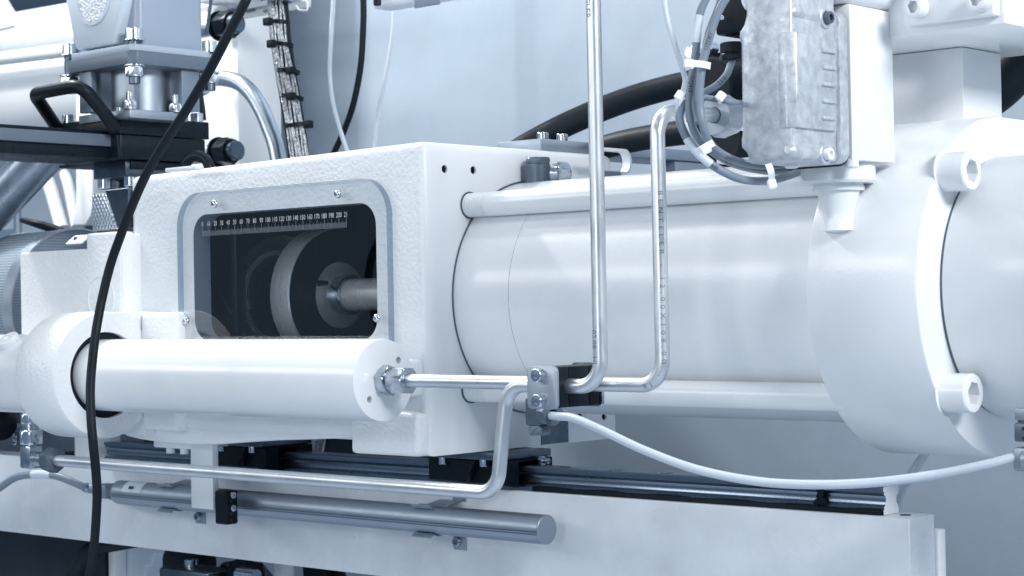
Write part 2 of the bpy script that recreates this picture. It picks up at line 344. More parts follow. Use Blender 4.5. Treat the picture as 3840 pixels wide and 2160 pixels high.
bm = NB(); prism(bm, [(a, b) for a, b in prof], 'X', rx1+.0002, rx1+.0008); part('end_face', bm, paintsm, t)
for k in range(9):
    x = rx1-.05-k*.06
    if x > -1.19: bm = NB(); cyl(bm, (x, ry+rw/2, rz1-.001), (x, ry+rw/2, rz1+.0003), .0055, 20); part('hole_cap', bm, dksteel, t)
# grease on the rail
def smear(pts, name, lab):
    bm = NB()
    for (px, py, r) in pts:
        c = at(px, py, Y=ry-.0005)
        s = bmesh.ops.create_icosphere(bm, subdivisions=3, radius=r)
        for v in s['verts']:
            q = v.co.copy(); k = 1+.35*math.sin(q.x*900+px)+.3*math.cos(q.z*1100+py); v.co = V((q.x*k, q.y*.35, q.z*k))+c
    single('grease_smear', bm, grease, lab, 'grease', sharp=60)
smear([(3075, 1850, .004), (3080, 1868, .0045), (3070, 1885, .004), (3062, 1900, .0035), (3085, 1880, .003)], 'grease', 'black grease blob on the rail close to its right end')
g0, g1 = at(2000, 1815, Y=ry).x, rx1-.001; bm = NB(); n = 160
for i in range(n):
    x = g0+(g1-g0)*i/n; x2 = g0+(g1-g0)*(i+1)/n; h = .0044+.0003*math.sin(i*.21)
    prism(bm, [(ry-.0026, bz+.0004), (ry-.0004, bz+.0004), (ry-.0004, bz+.0005+h), (ry-.0016, bz+.0005+h*.8)], 'X', x, x2)
single('grease_line', bm, grease, 'dark wet line of grease along the foot of the rail', 'grease')
# carriages
def carriage(x0, x1, label, bolts, grease_nipple=False):
    top = -.1392; y0, y1 = ry+rw/2-.036, ry+rw/2+.036; fl = -.1462
    t = thing('rail_carriage', label, 'rail carriage', ((x0+x1)/2, ry+rw/2, bz+.012), 'carriages running on the guide rail')
    bm = NB(); box(bm, (x0, y0, fl), (x1, y1, top), .0006); part('flange_plate', bm, dksteel, t)
    bm = NB(); yc = ry+rw/2
    prism(bm, [(yc-.024, fl-.0003), (yc-.024, bz+.006), (yc-.0145, bz+.004), (yc-.0145, fl-.004), (yc+.0145, fl-.004), (yc+.0145, bz+.004), (yc+.024, bz+.006), (yc+.024, fl-.0003)], 'X', x0+.004, x1-.010, .0006, 1); part('body', bm, blackm, t)
    bm = NB(); prism(bm, [(yc-.034, fl-.0005), (yc-.0335, bz+.006), (yc-.0145, bz+.0025), (yc-.0145, fl-.003), (yc+.0145, fl-.003), (yc+.0145, bz+.0025), (yc+.0335, bz+.006), (yc+.034, fl-.0005)], 'X', x1-.0096, x1+.004, .001, 1); part('end_seal', bm, grease, t)
    for x in bolts: bolt(t, (x, y0+.007, fl-.0002), (0, 0, -1), .0048, .0068, steel)
    xm = sum(bolts)/2; bm = NB()
    prism(bm, [(xm-.019, fl-.0006), (xm+.019, fl-.0006), (xm+.012, fl-.012), (xm+.006, bz+.007), (xm-.008, bz+.007), (xm-.012, fl-.009)], 'Y', y0+.002, yc-.0245, .001, 1); part('side_web', bm, black, t)
    if grease_nipple:
        o = V((x1+.0042, yc+.014, fl-.003)); bm = NB(); hexnut(bm, o, (1, 0, 0), .009, .005, .003)
        lathe(bm, o+V((.005, 0, 0)), (1, 0, 0), [(.003, 0), (.0022, .003), (.0032, .0045), (.0028, .0068), (.0009, .0078), (.0007, .006), (0, .006)], 18); part('grease_nipple', bm, nickel, t)
bx = [at(1665, 1740, Y=1.319).x, at(1818, 1748, Y=1.319).x]
carriage(bx[0]-.03, bx[1]+.028, 'dark rail carriage under the right end of the white housing with grease nipple', bx, True)
bx = [at(835, 1682, Y=1.319).x, at(950, 1690, Y=1.319).x]
carriage(bx[0]-.03, bx[1]+.022, 'dark rail carriage under the left part of the housing behind the white arm', bx)
# white stop block at the left end of the rail
t0, t1 = at(305, 1660, Y=1.35).x, at(388, 1660, Y=1.35).x
bm = NB(); prism(bm, [(t0, bz), (t1-.002, bz), (t1-.008, bz+.006), (t1-.008, bz+.014), (t1, bz+.02), (t1, -.14), (t0, -.14)], 'Y', 1.34, 1.375, .001); single('stop_block', bm, paint, 'small white block at the left end of the dark rail', 'block')
# ------------------------------------------------------------------ cast housing
t = HOUS = thing('cast_housing', 'large rough white cast housing with a rounded window opening in its front', 'machine housing', (-1.47, 1.37, -.14))
xl = at(488, 800, Y=YB).x; zc = at(1362, 1690, Y=YB).z
xchunk = at(1352, 1680, Y=YB).x; zt = .1545; zlow = -.1265
# lower edge swells to the left
out = [(xl, .148), (XR, zt), (XR, -.1383), (xchunk+.004, -.1383), (xchunk-.004, zlow), (xl, zlow)]
bm = NB(); prism(bm, out, 'Y', YB, YB+.274, .008, 4, only=lambda e: (e.verts[0].co.y < YB+.1 and e.verts[1].co.y < YB+.1) or (e.verts[0].co.z > .1 and e.verts[1].co.z > .1))
bd = part('casting', bm, [cast, paintsm, dark, revealm], t, 32)
cut = NB()
ox0, ox1, oz0, oz1 = -1.580, -1.303, -.03, .101
prism(cut, rrect(ox0, ox1, oz0, oz1, .022), 'Y', YB-.02, YB+.03)
boolean(bd, cut)
cut = NB(); box(cut, (ox0-.03, YB+.022, oz0-.045), (ox1+.035, YB+.26, oz1+.02)); boolean(bd, cut)
cut = NB(); cyl(cut, (xl-.05, AY, AZ), (XR+.05, AY, AZ), .075, 48)
for px, py in ((1667, 634), (1775, 638), (2175, 1562), (2266, 1561), (2092, 1588)):
    p = at(px, py, X=XR); cyl(cut, (XR-.03, p.y, p.z), (XR+.02, p.y, p.z), .0039, 20)
boolean(bd, cut)
def facemat(o, fn):
    for f in o.data.polygons: f.material_index = fn(f)
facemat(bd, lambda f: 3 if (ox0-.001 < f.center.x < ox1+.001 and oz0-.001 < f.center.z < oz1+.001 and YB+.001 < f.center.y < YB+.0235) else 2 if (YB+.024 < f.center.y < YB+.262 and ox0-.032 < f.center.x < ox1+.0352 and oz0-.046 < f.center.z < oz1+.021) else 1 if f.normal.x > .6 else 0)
for px, py in ((1667, 634), (1775, 638), (2175, 1562), (2266, 1561), (2092, 1588)):
    p = at(px, py, X=XR); bm = NB()
    for k in range(6): ring(bm, (XR-.002-k*.0016, p.y, p.z), (-1, 0, 0), .0033, .0039, .0009, 20)
    part('thread', bm, dksteel, t)
# slab on the left, pad and ear round the small cylinder
sl = at(72, 900, Y=1.225).x; st = at(322, 900, Y=1.225).x; sr = at(452, 900, Y=1.225).x
ztop1 = at(200, 940, Y=1.225).z; ztop2 = at(380, 872, Y=1.225).z
bm = NB(); prism(bm, [(sl, -.13), (sl, ztop1), (st, ztop1), (st, ztop2), (sr, ztop2), (sr, -.13)], 'Y', 1.225, 1.50, .003, 3)
prism(bm, [(sr-.004, 1.2252), (sr+.0015, 1.2262), (sr+.008, 1.234), (sr+.016, 1.2405), (sr+.016, 1.30), (sr-.004, 1.30)], 'Z', -.06, ztop2-.003, .0015, 2)
part('left_slab', bm, cast, t)
p = at(378, 1090, Y=1.2245); r_ = 84*mpp(p); bm = NB(); ring(bm, (p.x, 1.2252, p.z-.008), (0, -1, 0), r_-.0012, r_, .0012, 60, .0004); part('spot_face', bm, cast, t)
ear0, ear1 = at(248, 1412, Y=CY).x, at(400, 1407, Y=CY).x; er = .0665
bm = NB(); lathe(bm, (ear0, CY, CZ), (1, 0, 0), [(.02, 0), (er-.006, 0), (er-.002, .0015), (er, .006), (er, ear1-ear0-.003), (er-.002, ear1-ear0), (.045, ear1-ear0), (.045, ear1-ear0-.03), (.02, ear1-ear0-.03)], 72)
part('cylinder_ear', bm, cast, t)
bm = NB(); ring(bm, (ear1-.010, CY, CZ), (1, 0, 0), .0378, .0449, .004, 64); part('bore_shade_ring', bm, rubber, t)  # black ring stands in for the shade of the clearance gap
pr_ = at(657, 1230, Y=1.219).x
bm = NB(); prism(bm, [(CY+.047, CZ-er+.0005), (CY+.047, CZ+er-.0008), (YB+.02, CZ+er-.0008), (YB+.02, CZ-er+.0005)], 'X', ear0+.01, ear1-.0006, .002); prism(bm, [(CY+.008, CZ+.0465), (CY+.008, CZ+er-.0012), (CY+.047, CZ+er-.0012), (CY+.047, CZ+.0465)], 'X', ear0+.01, ear1-.0006, .001)
part('ear_web', bm, cast, t)
bm = NB(); prism(bm, [(ear1-.001, CZ-.06), (ear1-.001, CZ+er-.002), (pr_, CZ+er-.002), (pr_, CZ-.06)], 'Y', 1.219, YB+.02, .006, 3)
part('front_pad', bm, cast, t)
# lower ledge under the cylinder and boss at the right edge
l0, l1 = at(560, 1600, Y=1.225).x, xchunk+.01
bm = NB(); prism(bm, [(YB+.01, -.086), (YB-.006, -.092), (YB-.011, -.100), (YB-.011, -.113), (YB-.006, -.1215), (YB+.01, -.1255)], 'X', l0, l1, .003, 3); part('lower_ledge', bm, cast, t)
bot = [at(px, py, Y=YB-.002) for px, py in ((1330, 1642), (1180, 1648), (1040, 1652), (930, 1659), (820, 1667), (700, 1668), (600, 1660), (520, 1648), (470, 1636))]
bm = NB(); prism(bm, [(bot[-1].x, -.112), (bot[0].x, -.112)]+[(p.x, p.z) for p in bot], 'Y', YB-.002, YB+.10, .004, 3, only=lambda e: e.verts[0].co.z < -.115 and e.verts[1].co.z < -.115); part('belly', bm, cast, t)
bm = NB(); prism(bm, [(xchunk-.002, -.1379), (XR-.0015, -.1379), (XR-.0015, -.098), (xchunk+.008, -.092), (xchunk, -.098)], 'Y', YB-.012, YB+.02, .005, 3); part('right_foot', bm, cast, t)
b0 = at(1535, 1430, Y=1.225).x; bm = NB(); box(bm, (b0-.02, 1.222, -.082), (XR-.006, YB+.01, -.048), .004, 3); part('side_boss', bm, cast, t)
# machined bare patch low on the right face
a, b = at(2027, 1560, X=XR), at(2130, 1660, X=XR); bm = NB(); box(bm, (XR-.001, a.y, -.1375), (XR+.0008, b.y, -.085)); part('bare_patch', bm, dksteel, t)
# pads under the housing with two screws
a, b = at(574, 1665, Y=1.26), at(668, 1683, Y=1.26); bm = NB(); box(bm, (a.x, 1.26, b.z), (at(715, 1680, Y=1.26).x, 1.32, -.120), .002); part('lower_pad', bm, paint, t)
for px in (640, 692):
    q = at(px, 1690, Y=1.268); bolt(t, (q.x, 1.268, b.z), (0, 0, -1), .0048, .0062, paintsm)
# plate on top of the housing at its left
a, b = at(618, 640, Z=.1475), at(690, 634, Z=.1475)
bm = NB(); box(bm, (a.x, a.y, .146), (a.x+.05, a.y+.012, .1500), .001); part('top_plate', bm, paintsm, t)
# ------------------------------------------------------------------ inspection window
wx0, wx1, wz1, wz0 = -1.597, -1.280, .1235, -.066
t = thing('inspection_window', 'clear acrylic window cover with rounded corners screwed over the opening', 'window', ((wx0+wx1)/2, YB-.004, wz0))
o2 = rrect(wx0, wx1, wz0, wz1, .036, 12)
bm = NB(); vs = [bm.verts.new((x, YB-.0082, z)) for x, z in o2]; bm.faces.new(vs); part('pane', bm, acrylic, t)
bm = NB(); n = len(o2)
e = add(bm, [(x, YB-.0082, z) for x, z in o2]+[(x, YB-.0005, z) for x, z in o2], [(i, (i+1) % n, n+(i+1) % n, n+i) for i in range(n)]); part('pane_edge', bm, edgem, t)
for px, py in ((802, 764), (1264, 727), (695, 1203), (1411, 1193)):
    p = at(px, py, Y=YB-.010); screw(t, (p.x, YB-.0084, p.z), (0, -1, 0), .0043, .0042, steel, spin=px)
# millimetre scale printed on the pane
s0, s1 = at(759, 850, Y=YB-.0085), at(1298, 805, Y=YB-.0085); L10 = (s1.x-s0.x)/21; zt_ = at(1298, 832, Y=YB-.0085).z
yk = YB-.0084
bm = NB()
for k in range(211):
    h = .0092 if k % 10 == 0 else .0068 if k % 5 == 0 else .0052; x = s0.x+L10*k/10; z = zt_-.0052-.0002
    wq = .00014 if k % 10 else .0002
    add(bm, [(x-wq, yk, z), (x+wq, yk, z), (x+wq, yk, z+h), (x-wq, yk, z+h)], [(0, 1, 2, 3)])
sc = part('ruler_scale', bm, tickm, t)
for k in range(22):
    text_plane('number', str(k*10) if k < 21 else '21', .0070, whiteink, sc, (s0.x+L10*k-(.001 if k == 21 else 0), yk, zt_+.0048), (1, 0, 0), (0, 0, 1), .78)
# ------------------------------------------------------------------ screw shaft seen through the window
t = thing('drive_shaft', 'polished steel shaft with stepped collars inside the dark housing', 'shaft', (-1.42, AY, AZ))
def sx(px): return at(px, 1090, Y=AY-.03).x
SZ = .0150
def sxx(px, R): return at(px, 1107, Y=AY-R).x
x1_, x2_, x3_, x4_, x5_, x6_, x7_ = sxx(903, .052), sxx(1010, .073), sxx(1081, .073), sxx(1140, .052), sxx(1170, .030), sxx(1227, .0215), sxx(1266, .0215)
for nm, xa_, xb_, R, m_, c_ in (('rod', x7_-.03, XR-.02, .0172, shaftm, 0), ('ring', x6_, x7_, .0212, nickel, .001), ('hub', x4_-.006, x4_, .052, blackm, .0012),
                                ('neck', x3_+.0003, x4_-.0062, .046, dksteel, 0), ('flange_disc', x2_, x3_, .073, shaftm, .0012), ('sleeve', x1_+.0045, x2_-.0003, .047, dksteel, 0), ('rear_ring', x1_, x1_+.0042, .052, shaftm, .0008)):
    bm = NB(); cyl(bm, (xa_, AY, SZ), (xb_, AY, SZ), R, 72, c_); part(nm, bm, m_, t)
bm = NB(); cyl(bm, (x3_+.0002, AY, SZ), (x3_+.0012, AY, SZ), .0715, 72); part('shaded_disc_face', bm, blackm, t)  # black facing puts the shade onto the steel disc's end face
bm = NB(); L_ = x6_-.0003-x4_-.0003; lathe(bm, (x4_+.0003, AY, SZ), (1, 0, 0), [(0, 0), (.036, 0), (.034, L_*.3), (.027, L_*.75), (.0245, L_), (0, L_)], 56); part('collar', bm, shaftm, t)
p = at(1198, 1062, Y=AY-.03); bm = NB(); cyl(bm, (p.x, AY-.0335, p.z), (p.x, AY-.020, p.z), .0032, 16); part('set_screw', bm, blackm, t)
# dark post and slanted rod in the opening
q0, q1 = at(862, 900, Y=1.275), at(884, 900, Y=1.275); bm = NB(); box(bm, (q0.x, 1.275, -.07), (q1.x, 1.288, .118), .001); single('dark_post', bm, black, 'thin black upright post behind the window near the 45 mark', 'post')
bm = NB(); tube(bm, [at(800, 1060, Y=1.285), at(930, 1270, Y=1.285)], .0045, 14); single('slanted_rod', bm, black, 'black slanted rod low behind the window glass at left', 'rod')
# ------------------------------------------------------------------ small front cylinder
ce = at(1440, 1425, Y=CY).x
t = thing('hydraulic_cylinder', 'smooth white horizontal hydraulic cylinder in front of the window', 'hydraulic cylinder', (-1.45, CY, CZ-.0376))
bm = NB(); lathe(bm, (ear1-.027, CY, CZ), (1, 0, 0), [(0, 0), (.0373, 0), (.0373, ce-ear1+.027-.003), (.0368, ce-ear1+.027-.0006), (.0355, ce-ear1+.027), (0, ce-ear1+.027)], 80)
bd = part('barrel', bm, paintsm, t)
cut = NB()
for px, py in ((1495, 1350), (1386, 1498)):
    p = at(px, py, X=ce); cyl(cut, (ce-.012, p.y, p.z), (ce+.01, p.y, p.z), .0031, 20)
boolean(bd, cut)
f0 = at(1440, 1425, X=ce)
bm = NB(); hexnut(bm, (ce+.0002, CY, CZ), (1, 0, 0), .0245, .0105, .009, .2); part('adapter_nut', bm, nickel, t)
bm = NB(); cyl(bm, (ce+.0104, CY, CZ), (ce+.0175, CY, CZ), .0105, 32, .0005); part('collar', bm, nickel, t)
bm = NB(); hexnut(bm, (ce+.0150, CY, CZ), (1, 0, 0), .0225, .017, .0063, .45); part('union_nut', bm, nickel, t)
bm = NB(); lathe(bm, (-2.6, CY, CZ), (1, 0, 0), [(0, 0), (.043, 0), (.043, 2.6+ear0+.004), (0, 2.6+ear0+.004)], 64); part('left_barrel', bm, paint, t)
p = at(48, 1262, Y=CY-.02); bm = NB(); lathe(bm, (p.x, CY-.024, CZ+.034), (0, -.55, .83), [(0, 0), (.0125, 0), (.0125, .006), (.0115, .0072), (.005, .0072), (.0045, .005), (0, .005)], 32); part('port_plug', bm, paintsm, t)
# ------------------------------------------------------------------ main cylinder, tie rods, end flange
fx0, fx1, fr = -.830, -.731, .137
t = thing('main_barrel', 'big white drive barrel spanning from the housing to the round end flange', 'barrel', ((XR+fx0)/2, AY, AZ-.113))
sm = at(1915, 1090, Y=AY-.113).x
bm = NB(); lathe(bm, (XR-.004, AY, AZ), (1, 0, 0), [(.08, 0), (.1120, 0), (.1120, .0035), (.1130, .0042), (.1130, sm-XR-.001), (.1126, sm-XR+.0005)], 128); part('end_collar', bm, paintsm, t)
bm = NB(); lathe(bm, (sm-.003, AY, AZ), (1, 0, 0), [(.1128, 0), (.1128, fx0-sm+.006)], 128); part('tube', bm, paint, t)
bm = NB(); ring(bm, (XR+.0002, AY, AZ), (1, 0, 0), .1118, .1146, .0006, 128); part('seam_ring', bm, fitgrey, t)
for name, y, z in (('upper', 1.302, .0962), ('lower', 1.299, -.0785)):
    r = .0116 if name == 'upper' else .0118
    t = thing('tie_rod', f'white round tie rod with threaded left end, running {"above" if name == "upper" else "below"} the big barrel', 'tie rod', ((XR+fx0)/2, y, z), 'tie rods beside the big barrel')
    bm = NB(); cyl(bm, (XR+.028, y, z), (fx0+.01, y, z), r, 40); part('rod', bm, paint, t)
    bm = NB(); pf = [(r-.0014, -.006)]
    for k in range(9): pf += [(r-.0014, k*.0031), (r-.0001, k*.0031+.0012), (r-.0001, k*.0031+.0019)]
    pf += [(r-.0012, .0285), (r*.5, .0285)]; lathe(bm, (XR, y, z), (1, 0, 0), pf, 40); part('thread', bm, paint, t)
    bm = NB(); ring(bm, (XR+.0001, y, z), (1, 0, 0), r, r+.0014, .0007, 36); part('shadow_gap', bm, fitgrey, t)
t = FL = thing('end_flange', 'thick round white end flange at right, held by two large socket screws', 'flange', ((fx0+fx1)/2, AY, AZ-fr))
n = 160; out = []
for k in range(n):
    a = 2*math.pi*k/n; c_, s_ = math.cos(a), math.sin(a)
    if c_ > 0:      # squarish on the far side
        e_ = (abs(c_)**5+abs(s_)**5)**-.2; c_, s_ = c_*e_, s_*e_
    out.append((AY+fr*c_, AZ+fr*s_))
bm = NB(); prism(bm, out, 'X', fx0, fx1, .0022, 2, only=lambda e: abs(e.verts[0].co.x-e.verts[1].co.x) < 1e-6); part('disc', bm, paint, t)
bm = NB(); lathe(bm, (fx1-.002, AY, AZ), (1, 0, 0), [(.05, 0), (.1032, 0), (.1032, .0045)], 128); part('dark_groove', bm, fitgrey, t)
bm = NB(); lathe(bm, (fx1+.0022, AY, AZ), (1, 0, 0), [(.05, 0), (.1036, 0), (.1044, .0012), (.1044, .35), (.05, .35)], 128); part('end_housing', bm, paint, t)
for px, py in ((3645, 640), (3652, 1475)):
    p = at(px, py, X=fx1+.0225); bolt(t, (fx1+.0002, p.y, p.z), (1, 0, 0), .0152, .0225, paintsm, spin=.35, name='socket_screw')
    bm = NB(); ring(bm, (fx1-.0002, p.y, p.z), (1, 0, 0), .0152, .0182, .0006, 40); part('spot_face', bm, paint, t)
# ------------------------------------------------------------------ hydraulic pipes and clamp
PR = .0060
X1, X2 = at(2247, 1080, Y=FY).x, at(2480, 1080, Y=CY).x
zt2 = at(2545, 405, Y=CY).z
nutp = at(2682, 433, X=X2)
rear = fillet([(ce+.014, CY, CZ), (X2, CY, CZ), (X2-.001, CY, zt2), (X2-.001, nutp.y+.03, zt2+.001)], .021, 12)
t = thing('hydraulic_pipe', 'rear bright steel pipe from the cylinder end up to the big hexagon nut', 'hydraulic pipe', (X2, CY, CZ))
bm = NB(); tube(bm, rear, PR, 24); part('pipe', bm, zinc, t)
rv = rear[::-1]; s_ = 0
for a, b in zip(rv, rv[1:]):
    if a.z > .09 and b.z < .09: s_ += (a-b).length*(a.z-.088)/(a.z-b.z); break
    s_ += (a-b).length
text_tube('printed_lettering', 'BENTELER - 12,00X108,00 - /E', .0056, pipeink, t, rv, s_, PR, (X2+.35, CY-.45, 0), 1.25, side=-.2, spacing=1.75)
e1, e2 = at(1864, 1850, Y=FY), at(1904, 1448, Y=FY)
lf = at(212, 1727, Y=FY)
front = fillet([(lf.x, FY, lf.z), tuple(e1), (e2.x, FY, CZ-.0005), (X1, FY, CZ-.0005), (X1-.0005, FY, .36)], .021, 12)
t = thing('hydraulic_pipe', 'front bright steel pipe rising out of the photo top and bent down along the bed', 'hydraulic pipe', (X1, FY, CZ))
bm = NB(); tube(bm, front, PR, 24); part('pipe', bm, zinc, t)
text_tube('printed_lettering', '02.08   HI', .0085, pipeink, t, [V((X1, FY, -.020)), V((X1, FY, -.2))], 0.0, PR, (X1+.3, FY-.4, 0), .8, side=.95)
text_tube('printed_lettering', 'BENTELER', .0085, pipeink, t, [V((X1, FY, .26)), V((X1, FY, .1))], 0.0, PR, (X1+.3, FY-.4, 0), .9, side=.95)
# left end fittings of the front pipe
t = thing('elbow_fitting', 'metal elbow fitting with hexagon nuts below the cylinder at far left', 'pipe fitting', (lf.x-.05, FY, lf.z))
bm = NB(); hexnut(bm, (lf.x-.016, FY, lf.z), (1, 0, 0), .0235, .0165, .0064, .1); part('side_nut', bm, fitgrey, t)
xf = at(118, 1700, Y=FY).x; zf = lf.z
bm = NB(); box(bm, (xf-.010, FY-.0085, zf-.010), (xf+.009, FY+.0085, zf+.014), .002); cyl(bm, (xf+.008, FY, zf), (lf.x-.0155, FY, zf), .0082, 24); part('elbow_body', bm, nickel, t)
z1, z2, z3 = at(118, 1665, Y=FY).z, at(118, 1612, Y=FY).z, at(118, 1560, Y=FY).z
bm = NB(); cyl(bm, (xf, FY, zf+.013), (xf, FY, z1+.002), .0082, 24); part('neck', bm, nickel, t)
bm = NB(); hexnut(bm, (xf, FY, z1), (0, 0, 1), .0235, z2-z1, .006, .5); part('upper_nut', bm, steel, t)
bm = NB(); cyl(bm, (xf, FY, z2-.001), (xf, FY, z2+.007), .0088, 24, .0006); part('collar', bm, nickel, t)
bm = NB(); hexnut(bm, (xf-.001, FY, z2+.0065), (0, 0, 1), .020, z3-z2-.004, .004, .5); part('port_nut', bm, steel, t)
# clamp
cx0, cx1 = at(1976, 1450, Y=FY-.0165).x, at(2087, 1450, Y=FY-.0165).x; cz0, cz1 = CZ-.0185, CZ+.0160
t = thing('pipe_clamp', 'black twin pipe clamp with a metal cover plate and two socket screws', 'pipe clamp', ((cx0+cx1)/2, FY, cz0))
bm = NB(); prism(bm, rrect(cx0, cx1, cz0, cz1, .0045, 6), 'Y', FY-.0165, FY-.0132, .0006, 2, only=lambda e: abs(e.verts[0].co.y-e.verts[1].co.y) < 1e-6); part('cover_plate', bm, clampm, t)
for a, b in ((FY-.0130, FY-.0002), (FY+.0002, FY+.0248), (FY+.0252, FY+.038)):
    bm = NB(); box(bm, (cx0+.0015, a, cz0+.001), (cx1-.0012, b, cz1-.001), .0007); part('jaw', bm, black, t)
bm = NB(); prism(bm, rrect(cx0, cx1+.001, cz0-.0005, cz1+.001, .0045, 6), 'Y', FY+.0384, FY+.0414); part('base_plate', bm, nickel, t)
for z in (CZ+.0088, CZ-.0117): bolt(t, ((cx0+cx1)/2-.001, FY-.0167, z), (0, -1, 0), .0054, .0062, steel, spin=z*99)
# ------------------------------------------------------------------ elbow fitting and milky tube below the clamp
fy = YB+.010
p = at(2022, 1560, Y=fy); q = at(2090, 1548, Y=fy-.004)
t = thing('elbow_fitting', 'dark grey elbow fitting under the clamp holding the milky tube', 'pipe fitting', tuple(p))
m_ = mpp(p); bm = NB(); box(bm, (p.x-.009, fy-.009, p.z-.008), (p.x+.008, fy+.009, p.z+.016), .0018); part('elbow_body', bm, fitgrey, t)
bm = NB(); hexnut(bm, (p.x, fy, p.z-.0165), (0, 0, 1), .018, .0085, .003, .4); part('bottom_nut', bm, fitgrey, t)
bm = NB(); hexnut(bm, (p.x+.0085, fy-.001, p.z+.003), (.95, -.3, -.05), .020, .013, .0048, .3); part('tube_nut', bm, fitgrey, t)
bm = NB(); cyl(bm, (p.x-.02, fy+.012, p.z), (p.x-.005, fy, p.z), .006, 20); part('stem', bm, fitgrey, t)
tp = [p+V((.012, -.002, .0010))]
Ds = [(2096, 1562, 1.632), (2150, 1568, 1.615), (2250, 1610, 1.59), (2420, 1690, 1.56), (2620, 1762, 1.53), (2850, 1806, 1.50), (3080, 1817, 1.47), (3300, 1807, 1.45), (3520, 1778, 1.43), (3700, 1742, 1.41), (3812, 1712, 1.40)]
tp += [at(a, b, D=c) for a, b, c in Ds]
bm = NB(); tube(bm, spline(tp, 12), .0037, 18); single('air_tube', bm, milk, 'thick milky plastic tube sagging from the clamp across to the right edge', 'plastic tube')
t = thing('push_fitting', 'stack of grey metal push fittings at the right edge ending the milky tube', 'pipe fitting', tuple(at(3835, 1650, D=1.40)))
c = at(3842, 1722, D=1.398); bm = NB(); cyl(bm, c-V((.012, -.012, .000))*.0, c+V((.03, .0, 0)), .009, 24, .001); box(bm, (c.x-.0065, c.y-.006, c.z-.0085), (c.x+.02, c.y+.01, c.z+.009), .002); part('lower_body', bm, anod, t)
c = at(3840, 1622, D=1.398); bm = NB(); box(bm, (c.x-.0052, c.y-.006, c.z-.0065), (c.x+.02, c.y+.01, c.z+.0075), .0015); part('middle_body', bm, fitgrey, t)
for px, py in ((3834, 1608), (3836, 1645)):
    d = at(px, py, D=1.390); bm = NB(); cyl(bm, (d.x, c.y-.0065, d.z), (d.x, c.y-.005, d.z), .0016, 14); part('hole', bm, dark, t)
c = at(3842, 1552, D=1.398); bm = NB(); box(bm, (c.x-.005, c.y-.006, c.z-.0045), (c.x+.02, c.y+.01, c.z+.0045), .0008); part('upper_body', bm, anod, t)
c = at(3842, 1578, D=1.400); bm = NB(); cyl(bm, c-V((0, 0, .004)), c+V((0, 0, .004)), .005, 20); part('stem', bm, fitgrey, t)
bm = NB(); tube(bm, spline([at(3475, 1690, Y=1.46), at(3430, 1760, Y=1.46), at(3385, 1830, Y=1.45), at(3360, 1900, Y=1.44), at(3350, 1990, Y=1.44)], 10), .0042, 14); single('air_tube', bm, milk, 'thinner white tube running down behind the right end of the rail', 'plastic tube')
# ------------------------------------------------------------------ tee fitting and plates on top of the right face
t = thing('port_fitting', 'grey phosphated elbow port fitting with a bright nut on the housing side', 'pipe fitting', tuple(at(2017, 690, X=XR+.016)))
c = at(2018, 652, X=XR+.016); m_ = mpp(c)
bm = NB(); cyl(bm, c-V((0, 0, 42*m_)), c+V((0, 0, 36*m_)), 47*m_, 40, .0012); box(bm, (c.x-.016, c.y-.008, c.z-.008), (c.x, c.y+.008, c.z+.008), .001); part('fitting_body', bm, fitgrey, t)
bm = NB(); hexnut(bm, c+V((0, 0, 36*m_)), (0, 0, 1), 86*m_, 25*m_, .001, .3); part('cap_nut', bm, fitgrey, t)
d = V((.45, .89, 0)).normalized(); bm = NB(); cyl(bm, c-V((0, 0, 3*m_)), c-V((0, 0, 3*m_))+d*.018, .0086, 28); part('outlet', bm, nickel, t)
bm = NB(); hexnut(bm, c-V((0, 0, 3*m_))+d*.0175, d, .0225, .0135, .006, .2); part('outlet_nut', bm, nickel, t)
text_plane('raised_mark', 'S6', .006, nickel, t, c+V((.0035, -.0102, -.004)), (.9, .1, 0), (0, 0, 1), .9)
xb = XR-.012; a, b2 = at(2027, 519, X=xb), at(2027, 548, X=xb); ze = at(2600, 610, X=xb).z
t = thing('cross_bar', 'grey steel bar lying on the housing and running away to the right', 'steel bar', (xb, a.y+.2, a.z-.02))
yend = at(2870, 580, X=xb).y
bm = NB(); box(bm, (xb-.06, a.y, .1552), (xb, yend, a.z), .001); part('bar', bm, anod, t)
p = at(2020, 500, X=xb-.018); 
for k, px in enumerate((2035, 2108)):
    q = at(px, 520, X=xb-.012); bolt(t, (xb-.012, q.y, a.z+.0002), (0, 0, 1), .0058, .0075, steel)
yy = at(2500, 610, X=xb+.0).y
bm = NB(); box(bm, (xb-.035, yy+.02, .12), (xb-.004, yend, .1550), .001); part('under_strip', bm, plategrey, t)
# white D-shaped loop behind the front pipe
yl = at(2235, 610, X=-1.20)
t = thing('white_loop', 'flat white D shaped loop standing behind the front pipe', 'loop', tuple(at(2240, 655, X=-1.20)))
o_, i_ = [], []
for k in range(25):
    a = math.radians(-90+180*k/24); o_.append((math.cos(a), math.sin(a)))
c = at(2315, 607, X=-1.20); m_ = mpp(c)/.72; bm = NB()
pth = [c+V((0, -.034, -.0105))]+[c+V((0, .0065+.0095*x, .0115*y)) for x, y in o_]+[c+V((0, -.034, .0115))]
for p_, q_ in zip(pth, pth[1:]):
    dd = (q_-p_).normalized(); nn = V((1, 0, 0)).cross(dd)*.0014
    add(bm, [p_-nn+V((s, 0, 0)) for s in (-.005, .005)]+[q_-nn+V((s, 0, 0)) for s in (-.005, .005)]+[p_+nn+V((s, 0, 0)) for s in (-.005, .005)]+[q_+nn+V((s, 0, 0)) for s in (-.005, .005)],
        [(0, 1, 3, 2), (4, 6, 7, 5), (0, 4, 5, 1), (2, 3, 7, 6), (0, 2, 6, 4), (1, 5, 7, 3)])
part('band', bm, nylon, t)
